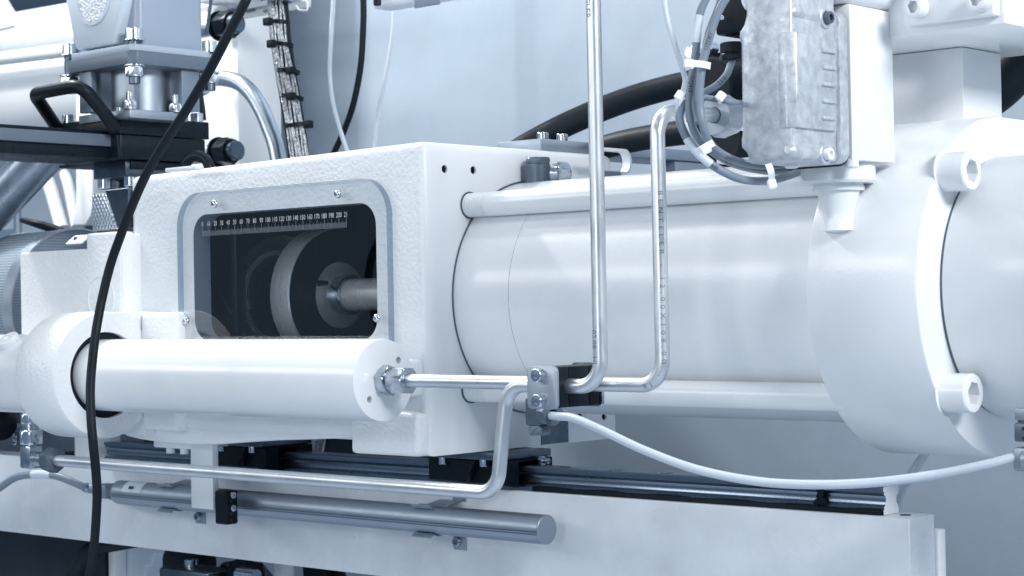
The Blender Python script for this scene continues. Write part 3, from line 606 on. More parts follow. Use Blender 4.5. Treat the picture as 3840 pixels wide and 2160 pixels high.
c = at(2275, 662, X=-1.20); bm = NB(); box(bm, (c.x-.006, c.y-.017, c.z-.005), (c.x+.006, c.y+.016, c.z+.005), .001); part('foot', bm, plategrey, t)
# ------------------------------------------------------------------ valve column, valve box, bracket at upper right
nx = -.804; ny = at(3145, 750, X=nx).y; KX = -.770
t = thing('valve_column', 'white upright square column on a round hourglass foot in front of the flange', 'valve column', (nx, ny, .05))
a, b = at(3197, 599, X=KX), at(3355, 613, X=KX)
bm = NB(); box(bm, (KX-.062, a.y, a.z), (KX, b.y+.001, .2236), .0012); part('column_body', bm, paintsm, t)
bm = NB(); box(bm, (KX-.09, a.y-.022, .2242), (KX+.007, b.y+.028, .29), .012, 4); part('top_casting', bm, paintsm, t)
zb_ = at(3150, 690, X=nx).z
bm = NB(); lathe(bm, (nx, ny, a.z-.0002), (0, 0, -1), [(0, 0), (.0285, 0), (.0288, .002), (.0288, a.z-zb_-.002), (.0272, a.z-zb_), (0, a.z-zb_)], 56); part('round_base', bm, paint, t)
bm = NB(); lathe(bm, (nx, ny, zb_-.0002), (0, 0, -1), [(0, 0), (.0195, 0), (.0195, .0015), (.0203, .002), (.0203, .0045), (.0196, .0055), (0, .0055)], 48); part('collar', bm, paint, t)
bm = NB(); zz = zb_-.0055; lathe(bm, (nx, ny, zz), (0, 0, -1), [(0, 0), (.0170, 0), (.0150, .006), (.0128, .013), (.0112, .0185), (.0116, .023), (.0122, .027), (.0130, .031), (.001, .033)], 48); part('neck', bm, paint, t)
for px, py in ((2968, 622), (3193, 614), (3320, 622)):
    q = at(px, py, X=nx+.004 if px != 3193 else KX-.004); bm = NB(); cyl(bm, (q.x, q.y, a.z+.001), (q.x, q.y, a.z-.0062), .0055, 24, .0012); part('screw_head', bm, paint, t)
bm = NB(); box(bm, (KX-.09, a.y-.05, a.z+.0004), (KX-.0305, a.y+.01, a.z+.0035), .0005); part('foot_plate', bm, paintsm, t)
# cast metal valve box : outline in Y-Z on its +X side, outline in X-Z on its front
vx = KX-.0015; vy0, vy1 = at(2970, 300, X=vx).y, at(3168, 300, X=vx).y
t = thing('valve_box', 'mottled cast aluminium valve box with a lid, raised panel and five short ribs', 'valve box', (vx-.02, vy0+.03, .10))
vz0 = at(2975, 585, X=vx).z; vz1 = .235; zA = at(2975, 262, X=vx).z
xl0 = at(2787, 400, Y=vy0+.004).x; xl1 = at(2812, 590, Y=vy0+.004).x
zz = lambda py: at(2880, py, Y=vy0).z
outl = [(xl0+.004, .235), (xl0+.007, zz(40)), (xl0+.004, zz(85)), (xl0, zz(105)), (xl0, zz(140)), (xl0+.0015, zz(145)), (xl0+.001, zz(490)), (xl0-.0002, zz(512)), (xl0, zz(548)), (xl0+.003, zz(556)), (xl0+.0055, zz(575)), (xl0+.0065, zz(610)), (vx-.004, zz(603)), (vx, zz(598)), (vx, .235)]
bm = NB(); prism(bm, outl, 'Y', vy0, vy1-.012, .0022, 3); part('body', bm, alu, t)
bm = NB(); prism(bm, rrect(vx-.054, vx+.0035, vz0-.0028, at(3130, 38, X=vx).z, .009, 6), 'Y', vy1-.0118, vy1, .0015, 2, only=lambda e: abs(e.verts[0].co.y-e.verts[1].co.y) < 1e-6); part('lid', bm, alu, t)
bm = NB(); prism(bm, rrect(vx-.054, vx+.0015, vz0-.004, at(3130, 35, X=vx).z, .009, 6), 'Y', vy1+.0001, vy1+.0018); part('gasket', bm, dark, t)
# raised panel wraps the corner
pa, pb = at(2925, 475, Y=vy0), at(2925, 120, Y=vy0)
ya, yb2 = at(2972, 115, X=vx).y, at(3118, 140, X=vx).y
za, zb3 = at(2990, 480, X=vx).z, at(2990, 122, X=vx).z
bm = NB(); prism(bm, [(at(2918, 300, Y=vy0).x, vy0+.004), (at(2918, 300, Y=vy0).x+.0022, vy0-.0028), (vx-.0035, vy0-.0028), (vx+.0030, vy0+.0022), (vx+.0034, yb2), (vx-.004, yb2)], 'Z', za, zb3, .0012, 2); part('raised_panel', bm, alu, t)
for py in (193, 255, 318, 381, 444):
    q = at(3098, py, X=vx+.0024); bm = NB(); box(bm, (vx+.001, q.y-.007, q.z-.0013), (vx+.0056, q.y+.010, q.z+.0013), .0007); part('rib', bm, alu, t)
for py, mm in ((67, fitgrey), (578, nylon)):
    q = at(3102, py, X=vx+.002); bm = NB(); ring(bm, (vx-.001, q.y, q.z), (1, 0, 0), .0052, .0078, .0026, 30, .0006); part('screw_boss', bm, alu, t)
    bolt(t, (vx+.0012, q.y, q.z), (1, 0, 0), .0046, .0045, mm)
    bm = NB(); cyl(bm, (vx-.0036, q.y-.044, q.z+.001), (vx-.0036, q.y-.006, q.z+.0005), .0056, 24, .003); part('screw_channel', bm, alu, t)
bm = NB(); box(bm, (xl0-.0006, vy0+.006, zz(480)), (xl0+.012, vy0+.02, zz(150)), .001); part('side_rib', bm, alu, t)
# bracket at upper right
Zp = .203; A, B, Cc = at(3768, 88, Z=Zp), at(3610, 111, Z=Zp), at(3300, 150, Z=Zp)
t = thing('upper_bracket', 'heavy white bracket at the upper right corner on a square pedestal', 'bracket', (-.8, 1.4, AZ+fr))
px0, py0, px1 = -.90, at(3610, 176, Z=Zp-.0005).y, at(3610, 176, Z=Zp-.0005).x
py1 = at(3768, 200, Z=Zp-.0005).y
bm = NB(); box(bm, (px0, py0, .12), (px1, py1, Zp-.0004), .001); part('pedestal', bm, paint, t)
bm = NB(); box(bm, (-.86, A.y, Zp), (A.x, py1+.03, .30), .0015); part('plate', bm, paint, t)
f1, f2 = at(3389, 98, Y=A.y-.012), at(3725, 55, Y=A.y-.012)
bm = NB(); box(bm, (f1.x, A.y-.012, (f1.z+f2.z)/2), (f2.x, A.y-.0002, .30), .0012); part('bolted_plate', bm, paintsm, t)
for px, py in ((3420, 25), (3655, -2)):
    q = at(px, py, Y=A.y-.024); bolt(t, (q.x, A.y-.0122, q.z), (0, -1, 0), .0082, .0115, paintsm, spin=.3)
# black hose behind the pedestal
bm = NB(); tube(bm, spline([at(3960, 120, Y=1.55), at(3850, 215, Y=1.55), at(3740, 330, Y=1.55), at(3600, 420, Y=1.55)], 10), .021, 24); single('thick_hose', bm, rubber, 'black hose showing right of the white pedestal', 'hose')
# ------------------------------------------------------------------ hoses and valve block behind the cables
bm = NB(); tube(bm, spline([at(1900, 590, Y=1.56), at(2010, 525, Y=1.56), at(2150, 455, Y=1.56), at(2320, 385, Y=1.57), at(2480, 335, Y=1.58), at(2640, 300, Y=1.59), at(2800, 275, Y=1.60)], 10), .0133, 26); single('thick_hose', bm, rubber, 'thick black hose rising behind both upright pipes', 'hose')
bm = NB(); tube(bm, spline([at(2240, 560, Y=1.52), at(2330, 535, Y=1.52), at(2450, 512, Y=1.52), at(2620, 490, Y=1.52), at(2800, 470, Y=1.52)], 10), .0125, 26); single('thick_hose', bm, rubber, 'lower black hose between the two upright pipes and the valve box', 'hose')
t = thing('hose_block', 'black valve block with hose ends half hidden behind the grey cables', 'valve block', tuple(at(2680, 480, Y=1.44)))
a, b = at(2580, 210, Y=1.46), at(2585, 560, Y=1.46); bm = NB(); box(bm, (a.x, 1.46, b.z), (a.x+.16, 1.50, a.z), .002); part('block', bm, blackm, t)
a = at(2700, 330, Y=1.42); bm = NB(); cyl(bm, (a.x, 1.40, a.z), (a.x, 1.47, a.z), .027, 40, .002); part('hose_end', bm, rubber, t)
a = at(2720, 520, Y=1.42); bm = NB(); cyl(bm, (a.x, 1.41, a.z), (a.x, 1.47, a.z), .026, 40, .002); part('hose_end', bm, rubber, t)
for px, py in ((2597, 198), (2660, 180)):
    q = at(px, py, Y=1.452); bm = NB(); cyl(bm, (q.x, 1.447, q.z), (q.x, 1.4598, q.z), .0065, 20, .001); part('screw', bm, steel, t)
nutm = MAT('satin_zinc_nut', (.40, .45, .52), .40, .7, var=.15, vscale=80)
t = thing('union_nut', 'large bright hexagon union nut gripping the rear pipe beside the valve box', 'nut', tuple(nutp))
q = V((X2-.001, nutp.y, zt2+.0008))
bm = NB(); hexnut(bm, q, (0, 1, 0), .0310, .021, .0066, .15, .0014); part('nut', bm, nutm, t)
bm = NB(); cyl(bm, q+V((0, .0212, 0)), q+V((0, .075, 0)), .0105, 30, .001); part('stem', bm, nickel, t)
bm = NB(); ring(bm, q+V((0, .021, 0)), (0, 1, 0), .007, .0145, .004, 30, .001); part('shoulder', bm, nickel, t)
# black plug connector
cd = 1.56
c = at(2750, 120, D=cd); m_ = mpp(c)
t = thing('plug_connector', 'black square plug connector with a cable gland left of the valve box', 'connector', tuple(c))
bm = NB(); box(bm, (c.x-72*m_, c.y-.004, c.z-8*m_), (c.x+75*m_, c.y+.03, c.z+.045), .003, 3); part('plug_body', bm, black, t)
g = at(2747, 170, D=cd+.008); bm = NB(); cyl(bm, g+V((0, 0, 10*m_)), g-V((0, 0, 32*m_)), 48*m_, 36, .001); part('gland_collar', bm, black, t)
g2 = g-V((0, 0, 32*m_)); bm = NB(); hexnut(bm, g2-V((0, 0, 27*m_)), (0, 0, 1), 92*m_, 27*m_, .004, .3); part('gland_nut', bm, black, t)
q = at(2709, 66, D=cd-.004); screw(t, tuple(q), tuple(-vv), .0021, .0018, steel)
gx = g2-V((0, 0, 27*m_))
# ------------------------------------------------------------------ grey cables and ties
def cable(pts, D, r, m, name, label, cat, texts=(), sleeves=(), group=None):
    path = spline([at(a, b, D=(D if not isinstance(D, (list, tuple)) else D[0]+(D[1]-D[0])*max(0, (i/(len(pts)-1)-.62)/.38)**1.3)) for i, (a, b) in enumerate(pts)], 12)
    t = thing(name, label, cat, tuple(path[len(path)//2]), group); bm = NB(); ext = spline([path[0]+V((0, .03, .35)), path[0]+V((0, .006, .12))]+[path[0]], 6)[:-1] if pts[0][1] < 0 else []
    tube(bm, ext+path, r, 16); part('sheath', bm, m, t)
    L = [0]
    for a, b in zip(path, path[1:]): L.append(L[-1]+(b-a).length)
    for s0, s1 in sleeves:
        i0, i1 = int(s0*(len(path)-1)), int(s1*(len(path)-1)); bm = NB(); tube(bm, path[i0:i1+1], r*1.10, 16); part('marker_sleeve', bm, sleeve, t)
    for body, f, size, side in texts: text_tube('printed_lettering', body, size, ink, t, path, L[-1]*f, r*1.002, (0, 0, 0), .85, side)
    return path
cg = 'grey signal cables tied together left of the valve box'
cable([(2488, -30), (2500, 60), (2528, 160), (2556, 250), (2570, 300), (2560, 350), (2545, 400), (2570, 470), (2640, 560)], (1.4040, 1.3936), .0021, sleeve, 'signal_cable', 'thin pale cable leftmost in the tied bundle', 'cable', [], [(.22, .32)])
cable([(2660, -30), (2632, 30), (2616, 100), (2610, 180), (2602, 250), (2588, 330), (2585, 410), (2603, 490), (2650, 550), (2730, 605), (2830, 635), (2930, 640), (3060, 600)], (1.3832, 1.5600), .0030, grey, 'signal_cable', 'grey cable with a white marker sleeve in the top left of the bundle', 'cable', [('-UQ410', .145+.05, .0045, -.1), ('-UQ410', .47, .0045, .0), ('-UQ410', .83, .0045, 0)], [(.12, .23)], None)
cable([(2740, -30), (2706, 20), (2680, 80), (2655, 160), (2635, 240), (2625, 320), (2625, 400), (2636, 470), (2668, 545), (2740, 595), (2840, 620), (2950, 615), (3060, 580)], (1.3728, 1.5600), .0031, grey, 'signal_cable', 'grey cable in front of the bundle printed UK5211', 'cable', [('-UK5211', .10, .0045, 0), ('-UK5211', .44, .0045, .1), ('-UK5211', .85, .0042, 0)])
cable([(2712, -30), (2690, 30), (2660, 110), (2640, 200), (2618, 290), (2606, 380), (2618, 460)], (1.3884, 1.3728), .0026, grey, 'signal_cable', 'pale grey cable half hidden in the middle of the bundle', 'cable', [])
p_ = [gx]; cab = [(2737, 250), (2725, 280), (2690, 318), (2640, 348), (2600, 372)]
path = spline([g2-V((0, 0, 20*m_))]+[at(a, b, D=cd-.002-.006*i) for i, (a, b) in enumerate(cab)], 12)
t = thing('signal_cable', 'grey cable marked F.12 curving out of the black plug connector', 'cable', tuple(path[20])); bm = NB(); tube(bm, path, .0030, 16); part('sheath', bm, grey, t)
text_tube('printed_lettering', 'F.12', .006, ink, t, path, .028, .003, (0, 0, 0), .9, 0)
cable([(2585, 375), (2560, 400), (2548, 440), (2562, 490), (2605, 560), (2680, 625), (2780, 672), (2880, 678), (2970, 655), (3070, 610)], (1.3884, 1.5600), .0031, grey, 'signal_cable', 'outermost grey cable looping lowest under the valve box', 'cable', [('-UQ400', .19, .0042, 0)], [(.38, .54)])
cable([(2640, 365), (2700, 375), (2760, 385), (2880, 388)], (1.3936, 1.56), .0022, grey, 'signal_cable', 'thin grey cable crossing just above the big hexagon nut', 'cable')
def tie(pa, pb, D, wd, label, head=None, fold=0):
    a, b = at(*pa, D=D), at(*pb, D=D); t = thing('cable_tie', label, 'cable tie', tuple((a+b)/2), 'white cable ties'); d = (b-a).normalized(); up = vv.cross(d).normalized()
    bm = NB(); pts = []; n = 14; L = (b-a).length
    for k in range(n+1):
        s = k/n; pts.append(a+(b-a)*s-vv*(.0045*math.sin(math.pi*s)))
    vs = []
    for p in pts:
        for q in (-1, 1):
            for e in (0, 1): vs.append(p+up*q*wd/2-vv*e*.0011)
    fs = []
    for k in range(n):
        i, j = 4*k, 4*k+4; fs += [(i, i+2, j+2, j), (i+1, j+1, j+3, i+3), (i, j, j+1, i+1), (i+2, i+3, j+3, j+2)]
    fs += [(0, 1, 3, 2), (4*n, 4*n+2, 4*n+3, 4*n+1)]; add(bm, vs, fs); part('strap', bm, nylon, t)
    h = at(*(head or pa), D=D-.004); bm = NB(); q = bmesh.ops.create_cube(bm, size=1)['verts']
    for v in q: v.co = h+d*v.co.x*wd*1.5+up*v.co.y*wd*1.35-vv*v.co.z*.005
    bmesh.ops.recalc_face_normals(bm, faces=bm.faces[:]); bmesh.ops.bevel(bm, geom=bm.edges[:], offset=.0008, segments=2, affect='EDGES'); part('head', bm, nylon, t)
tie((2582, 238), (2664, 248), 1.3707, .0050, 'white cable tie with its head at left, upper middle of the grey cables', (2584, 240))
tie((2530, 395), (2560, 350), 1.3884, .0046, 'white cable tie on the thin pale cable beside the pipe elbow', (2548, 358))
tie((2608, 572), (2676, 535), 1.3676, .0050, 'white cable tie aslant where the cables bend right', (2646, 560))
tie((2880, 615), (2894, 672), 1.3416, .0046, 'white cable tie hanging at the right end of the looped cables', (2895, 690))
tie((2690, 385), (2715, 350), 1.3936, .0048, 'white cable tie standing on top of the big hexagon nut', (2702, 362))
# ------------------------------------------------------------------ sensor tube, arm and magnet on the bed
SY = 1.3005; a, b = at(443, 1846, Y=SY), at(2052, 1985, Y=SY); szc = (a.z+b.z)/2; sr_ = 56*mpp(b)
t = thing('position_sensor', 'long grey anodised sensor tube clipped along the front of the bed', 'sensor', ((a.x+b.x)/2, SY, szc-sr_))
pf = []
for k in range(72):
    an = 2*math.pi*k/72; r = sr_
    if 31 <= k <= 33 or k in (40,): r = sr_
    y, z = SY+r*math.cos(an), szc+r*math.sin(an); pf.append((y, z))
# two fine grooves on the front side
pf2 = []
for k in range(144):
    an = 2*math.pi*k/144; r = sr_-(.0011 if k in (74, 78) else 0); pf2.append((SY+r*math.cos(an), szc+r*math.sin(an)))
bm = NB(); prism(bm, pf2, 'X', a.x+.006, b.x-.0015); part('tube', bm, anod, t, 28)
bm = NB(); cyl(bm, (b.x-.0017, SY, szc), (b.x, SY, szc), sr_, 64, .0006); part('end_cap', bm, anod, t)
bm = NB(); lathe(bm, (a.x+.0062, SY, szc), (-1, 0, 0), [(0, 0), (sr_, 0), (sr_*.96, .004), (sr_*.8, .0075), (sr_*.5, .0085), (0, .0085)], 56); part('nose', bm, anod, t)
def sensor_label(px0, px1):
    xa_, xb_ = at(px0, 1830, Y=SY).x, at(px1, 1830, Y=SY).x; bm = NB(); vs = []; fs = []
    for k in range(13):
        an = math.radians(168-80*k/12); vs += [(xa_, SY+(sr_+.0003)*math.cos(an), szc+(sr_+.0003)*math.sin(an)), (xb_, SY+(sr_+.0003)*math.cos(an), szc+(sr_+.0003)*math.sin(an))]
    fs = [(2*k, 2*k+1, 2*k+3, 2*k+2) for k in range(12)]; add(bm, vs, fs); return bm, xa_, xb_
bm, xa_, xb_ = sensor_label(492, 562); lb = part('label', bm, label_m, t)
an = math.radians(146); c_ = V((xa_*.55+xb_*.45, SY+(sr_+.0009)*math.cos(an), szc+(sr_+.0009)*math.sin(an))); u_ = V((0, .55, .83))*.0018; bm = NB(); add(bm, [c_-u_-V((.004, 0, 0)), c_-u_+V((.005, 0, 0)), c_+u_+V((.005, 0, 0)), c_+u_-V((.004, 0, 0))], [(0, 1, 2, 3)]); part('label_print', bm, ink, lb)
for i, (px, py) in enumerate(((648, 1862), (1612, 1946))):
    q = at(px, py, Y=SY); 
    for s in (1, -1):
        ctop = []
        w2 = .013
        bm = NB(); arc = []
        for k in range(9):
            an = math.radians((90 if s > 0 else -90)+(-28 if s > 0 else 28)+(62*k/8)*(1 if s > 0 else -1)); arc.append((SY+(sr_+.0010)*math.cos(an), szc+(sr_+.0010)*math.sin(an)))
        e_ = arc[-1]; arc.append((e_[0]-.0045, e_[1]+s*.0035))
        arc = [(1.3285, szc+s*(sr_+.003))]+arc
        for (y0, z0), (y1, z1) in zip(arc, arc[1:]):
            nn = V((0, -(z1-z0), y1-y0)).normalized()*.0009
            vs = []
            for x in (q.x-w2, q.x+w2): vs += [V((x, y0, z0)), V((x, y1, z1)), V((x, y1, z1))+nn, V((x, y0, z0))+nn]
            add(bm, vs, [(0, 1, 2, 3), (4, 7, 6, 5), (0, 4, 5, 1), (3, 2, 6, 7), (1, 5, 6, 2), (0, 3, 7, 4)])
        part('spring_clip', bm, anod, t, 60)
        bm = NB(); box(bm, (q.x+.004, 1.3285, szc+s*(sr_+.002)), (q.x+.021, 1.3298, szc+s*(sr_+.018)), .0003); part('clip_base', bm, anod, t)
        bolt(t, (q.x+.011, 1.3283, szc+s*(sr_+.010)), (0, -1, 0), .0046, .0045, nickel)
# connector and cable of the sensor
bm = NB(); t = thing('sensor_plug', 'grey cable plug screwed to the left end of the sensor tube', 'connector', (a.x-.03, SY, szc))
k0 = at(428, 1850, Y=SY).x; bm = NB(); cyl(bm, (k0-.004, SY, szc), (a.x-.001, SY, szc), .0068, 24); part('stem', bm, nickel, t)
bm = NB()
for k in range(28):
    an = 2*math.pi*k/28; c = V((k0-.004, SY+.0086*math.cos(an), szc+.0086*math.sin(an))); cyl(bm, c, c+V((.008, 0, 0)), .0011, 6)
cyl(bm, (k0-.0045, SY, szc), (k0+.004, SY, szc), .0086, 28, .0008); part('knurled_ring', bm, fitgrey, t)
k1 = at(382, 1838, Y=SY).x; bm = NB(); box(bm, (k1, SY-.0085, szc-.0085), (k0-.0055, SY+.0085, szc+.0085), .003, 3); part('plug_body', bm, plategrey, t)
k2 = at(330, 1832, Y=SY).x; bm = NB(); cyl(bm, (k2, SY-.002, szc+.002), (k1+.001, SY, szc), .0058, 20, .001); part('strain_relief', bm, plategrey, t)
path = spline([at(-60, 1870, Y=1.27), at(0, 1828, Y=1.27), at(60, 1790, Y=1.27), at(130, 1779, Y=1.272), at(200, 1782, Y=1.275), at(260, 1802, Y=1.282), at(315, 1826, Y=1.292), V((k2+.002, SY-.002, szc+.002))], 12)
t = thing('sensor_cable', 'grey cable with a pale marker arching to the sensor tube at lower left', 'cable', tuple(path[30])); bm = NB(); tube(bm, path, .0046, 18); part('sheath', bm, grey, t)
n = len(path); bm = NB(); tube(bm, path[int(n*.415):int(n*.57)], .0050, 18); part('marker_sleeve', bm, sleeve, t)
bm = NB(); tube(bm, path[int(n*.86):n], .0058, 18); part('foil_sleeve', bm, nickel, t)
AYF = 1.262
a, b = at(713, 1640, Y=AYF), at(800, 1912, Y=AYF)
t = thing('hanging_bracket', 'white flat bracket arm hanging from the housing in front of the sensor tube', 'bracket', (a.x, AYF, b.z))
bm = NB(); box(bm, (a.x, AYF, b.z), (b.x, AYF+.008, -.118), .0008); part('arm', bm, paint, t)
c0, c1 = at(802, 1850, Y=AYF-.002), at(847, 1850, Y=AYF-.002); zt3, zb4 = at(820, 1840, Y=AYF).z, at(820, 1965, Y=AYF).z
t = thing('magnet_block', 'small black block with two screws fixed to the end of the white arm', 'magnet block', (c0.x, AYF, zb4))
bm = NB(); box(bm, (c0.x+.0004, AYF-.002, zb4), (c1.x, AYF+.0145, zt3), .0016, 1); part('block', bm, black, t)
yc = at(869, 1857, X=c1.x).y
for py in (1857, 1905):
    q = at(870, py, X=c1.x); bolt(t, (c1.x+.0002, q.y, q.z), (1, 0, 0), .0034, .0032, steel)
for py in (1878, 1928, 1950):
    q = at(866, py, X=c1.x); bm = NB(); cyl(bm, (c1.x-.001, q.y, q.z), (c1.x+.0002, q.y, q.z), .0019, 14); part('empty_hole', bm, dark, t)
# ------------------------------------------------------------------ material hopper and its slide gate, upper left
HX1, HY0 = -1.7626, 1.30          # front right vertical edge of the flange plates
hx0 = at(244, 235, Y=HY0).x; hy1 = at(812, 270, X=HX1).y
hz = lambda py, px=495: at(px, py, Y=HY0).z
t = HOP = thing('material_hopper', 'smoky grey hopper with a sight glass of white pellets bolted on two plates', 'hopper', ((hx0+HX1)/2, (HY0+hy1)/2, hz(240)))
za, zb5, zc5 = hz(236), hz(186), hz(160)
ch = .008
def chamf(x0, x1, y0, y1, c): return [(x0+c, y0), (x1-c, y0), (x1, y0+c), (x1, y1-c), (x1-c, y1), (x0+c, y1), (x0, y1-c), (x0, y0+c)]
bm = NB(); prism(bm, chamf(hx0, HX1, HY0, hy1, .008), 'Z', za, zb5, .0012, 2); part('lower_plate', bm, hplate, t)
bm = NB(); prism(bm, chamf(hx0+.004, HX1-.002, HY0+.002, hy1-.003, .006), 'Z', zb5+.0002, zc5, .001, 2); part('upper_plate', bm, hplate2, t)
# hopper body : front face slopes, right face
yb0 = HY0+.018; bz1 = hz(-60)
x0b, x1b = at(255, 60, Y=yb0).x, HX1-.012
bm = NB(); prism(bm, rrect(x0b+.005, x1b, yb0, hy1-.008, .008, 5), 'Z', zc5+.0002, bz1, 0); part('body', bm, hopperm, t)
# sight glass panel on the front, wide at the top and narrow at the bottom
q = [at(a, b, Y=HY0+.004) for a, b in ((235, -40), (468, -40), (428, 165), (282, 188))]
bm = NB(); prism(bm, [(p.x, p.z) for p in q], 'Y', HY0+.004, yb0+.002, .004, 3); part('sight_panel', bm, MAT('frosted_panel', (.58, .65, .73), .4), t)
c = at(352, -5, Y=HY0+.004); r = 92*mpp(c)
bm = NB(); ring(bm, (c.x, HY0+.004, c.z), (0, -1, 0), r, r+.003, .0022, 64, .0006); part('glass_rim', bm, pale, t)
bm = NB(); cyl(bm, (c.x, HY0+.0041, c.z), (c.x, HY0+.003, c.z), r, 64); rnd = random.Random(2); 
for k in range(420):
    a, b = rnd.random()*6.283, math.sqrt(rnd.random())*r*.96; p = V((c.x+b*math.cos(a), HY0+.0032, c.z+b*math.sin(a)))
    s = bmesh.ops.create_icosphere(bm, subdivisions=1, radius=.0021+.0009*rnd.random())
    for v in s['verts']: v.co = v.co*.8+p
kind(part('pellet_fill', bm, nylon, t, 60), 'stuff')
# through bolts of the plates
for px, py, Y_, zt6 in ((508, 135, HY0+.012, 0), (262, 170, HY0+.012, 0), (785, 150, None, 0)):
    if Y_: q = at(px, py, Y=Y_)
    else: q = at(px, py, X=HX1-.012)
    if px == 508: q = V((HX1-.0125, HY0+.0125, q.z)); zs = hz(140)
    else: zs = zc5+.0012
    bolt(t, (q.x, q.y, zs), (0, 0, 1), .0098 if px == 508 else .0088, .013, steel, .0125)
    bm = NB(); cyl(bm, (q.x, q.y, za-.022), (q.x, q.y, zs), .0065, 24, .0008)
    for k in range(16): ring(bm, (q.x, q.y, zs-.002-k*.0011), (0, 0, -1), .006, .0069, .0006, 20)
    part('bolt_shank', bm, dksteel, t)
    bm = NB(); hexnut(bm, (q.x, q.y, za-.0135), (0, 0, 1), .0195, .0115, .006, .35); ring(bm, (q.x, q.y, za-.0016), (0, 0, 1), .006, .0125, .0014); part('nut', bm, steel, t)
# thin rod rising from the rear bolt
bm = NB(); tube(bm, [at(775, 125, Y=1.42), at(795, -30, Y=1.42)], .002, 12); part('thin_rod', bm, dksteel, t)
# spacer under the plates : tube with corner fins
sc_x, sc_y = (hx0+HX1)/2+.005, (HY0+hy1)/2-.004
zs0 = at(520, 410, Y=HY0+.03).z
t = thing('hopper_neck', 'grey hopper neck of a round tube between upright fins', 'hopper neck', (sc_x, sc_y, zs0))
w_ = .047
bm = NB(); cyl(bm, (sc_x, sc_y, zs0-.002), (sc_x, sc_y, za-.0002), .034, 48); part('tube', bm, anod, t)
for dx, dy in ((-1, -1), (1, -1), (1, 1), (-1, 1)):
    bm = NB(); d = V((dx, dy, 0)).normalized(); n_ = V((-d.y, d.x, 0))
    a0, a1 = V((sc_x, sc_y, 0))+d*.034, V((sc_x, sc_y, 0))+d*.060
    if (dx, dy) == (1, -1): a1 = V((sc_x, sc_y, 0))+d*.0345
    vs = []
    for z in (zs0, za-.0003):
        for p, s in ((a0, -1), (a1, -1), (a1, 1), (a0, 1)): vs.append((p.x+n_.x*s*.003, p.y+n_.y*s*.003, z))
    add(bm, vs, [(0, 1, 2, 3), (4, 5, 6, 7), (0, 1, 5, 4), (1, 2, 6, 5), (2, 3, 7, 6), (3, 0, 4, 7)]); part('fin', bm, plategrey, t)
for (dx0, dx1, y0, y1) in ((-.050, -.026, -.052, -.044), (.044, .052, .020, .046)):
    bm = NB(); box(bm, (sc_x+dx0, sc_y+y0, zs0), (sc_x+dx1, sc_y+y1, za-.0003), .001); part('web', bm, plategrey, t)
bm = NB(); box(bm, (sc_x-.055, sc_y-.050, zs0-.012), (sc_x+.046, sc_y+.034, zs0-.0021), .001); part('foot_plate', bm, anod, t)
for px, py in ((518, 395), (660, 405)):
    q = at(px, py, X=sc_x+.043); 
    if px == 518: q = V((sc_x+.040, sc_y-.046, q.z))
    bm = NB(); hexnut(bm, (q.x, q.y, zs0-.0018), (0, 0, 1), .015, .010, .004, .3); cyl(bm, (q.x, q.y, zs0), (q.x, q.y, zs0+.019), .0042, 16, .0005); part('nut', bm, steel, t)
# slide gate
gx1, gy0 = at(446, 500, Y=1.31).x, 1.31
gx0, gy1 = at(222, 500, Y=gy0).x, at(790, 520, X=gx1).y
gt, gm, gb = at(446, 433, Y=gy0).z, at(446, 502, Y=gy0).z, at(450, 592, Y=gy0).z
t = thing('slide_gate', 'black steel slide gate block under the hopper with a bent bar handle', 'slide gate', ((gx0+gx1)/2, (gy0+gy1)/2, gb))
bm = NB(); prism(bm, chamf(gx0, gx1, gy0, gy1, .003), 'Z', gm+.0006, gt, .0012, 2); part('upper_block', bm, blackm, t)
bm = NB(); prism(bm, chamf(gx0+.002, gx1-.003, gy0+.002, gy1-.004, .003), 'Z', gb, gm, .0012, 2); part('lower_block', bm, blackm, t)
for px, py, X_ in ((257, 452, None), (448, 424, None), (738, 440, 1)):
    q = at(px, py, Y=gy0+.011) if X_ is None else at(px, py, X=gx1-.011)
    if px == 448: q = V((gx1-.010, gy0+.011, gt))
    bolt(t, (q.x, q.y, gt+.0003), (0, 0, 1), .0076, .0105, steel)
hp = [V((gx1-.004, gy0-.001, at(430, 482, Y=gy0).z)), at(305, 318, Y=gy0-.052), at(128, 352, Y=gy0-.052), V((gx0-.003, gy0-.001, at(205, 480, Y=gy0).z))]
bm = NB(); tube(bm, fillet(hp, .016, 8), .0077, 20); part('handle', bm, black, t)
# gate blade : pulls out towards the front, along -Y
bx1 = at(410, 520, Y=gy0).x; bt, bb = at(408, 505, Y=gy0).z, at(408, 549, Y=gy0).z
bm = NB(); box(bm, (bx1-.10, .9, bb), (bx1, gy0+.02, bt), .0006); part('blade', bm, hplate, t)
bm = NB(); box(bm, (bx1-.101, .9, bt+.0003), (bx1-.004, gy0+.01, bt+.0045), .0006); part('guide_strip', bm, blackm, t)
bm = NB(); box(bm, (bx1-.10, .9, bb-.014), (bx1-.005, gy0+.02, bb-.0004), .001); part('lower_guide', bm, blackm, t)
n0, n1 = at(350, 640, Y=gy0+.02), at(472, 640, Y=gy0+.02)
bm = NB(); box(bm, (n0.x, gy0+.02, at(400, 668, Y=gy0+.02).z), (n1.x, gy1-.02, gb-.0002), .001); part('collar_block', bm, dksteel, t)
bm = NB(); box(bm, (n1.x-.03, gy0+.025, at(400, 640, Y=gy0+.02).z), (n1.x+.004, gy1-.022, gb-.0004), .001); part('side_block', bm, blackm, t)
bm = NB(); a, b = at(220, 600, Y=gy0+.03), at(270, 614, Y=gy0+.03); box(bm, (a.x, gy0+.03, b.z), (n0.x+.01, gy0+.08, gb-.0006), .001); part('rear_bar', bm, blackm, t)
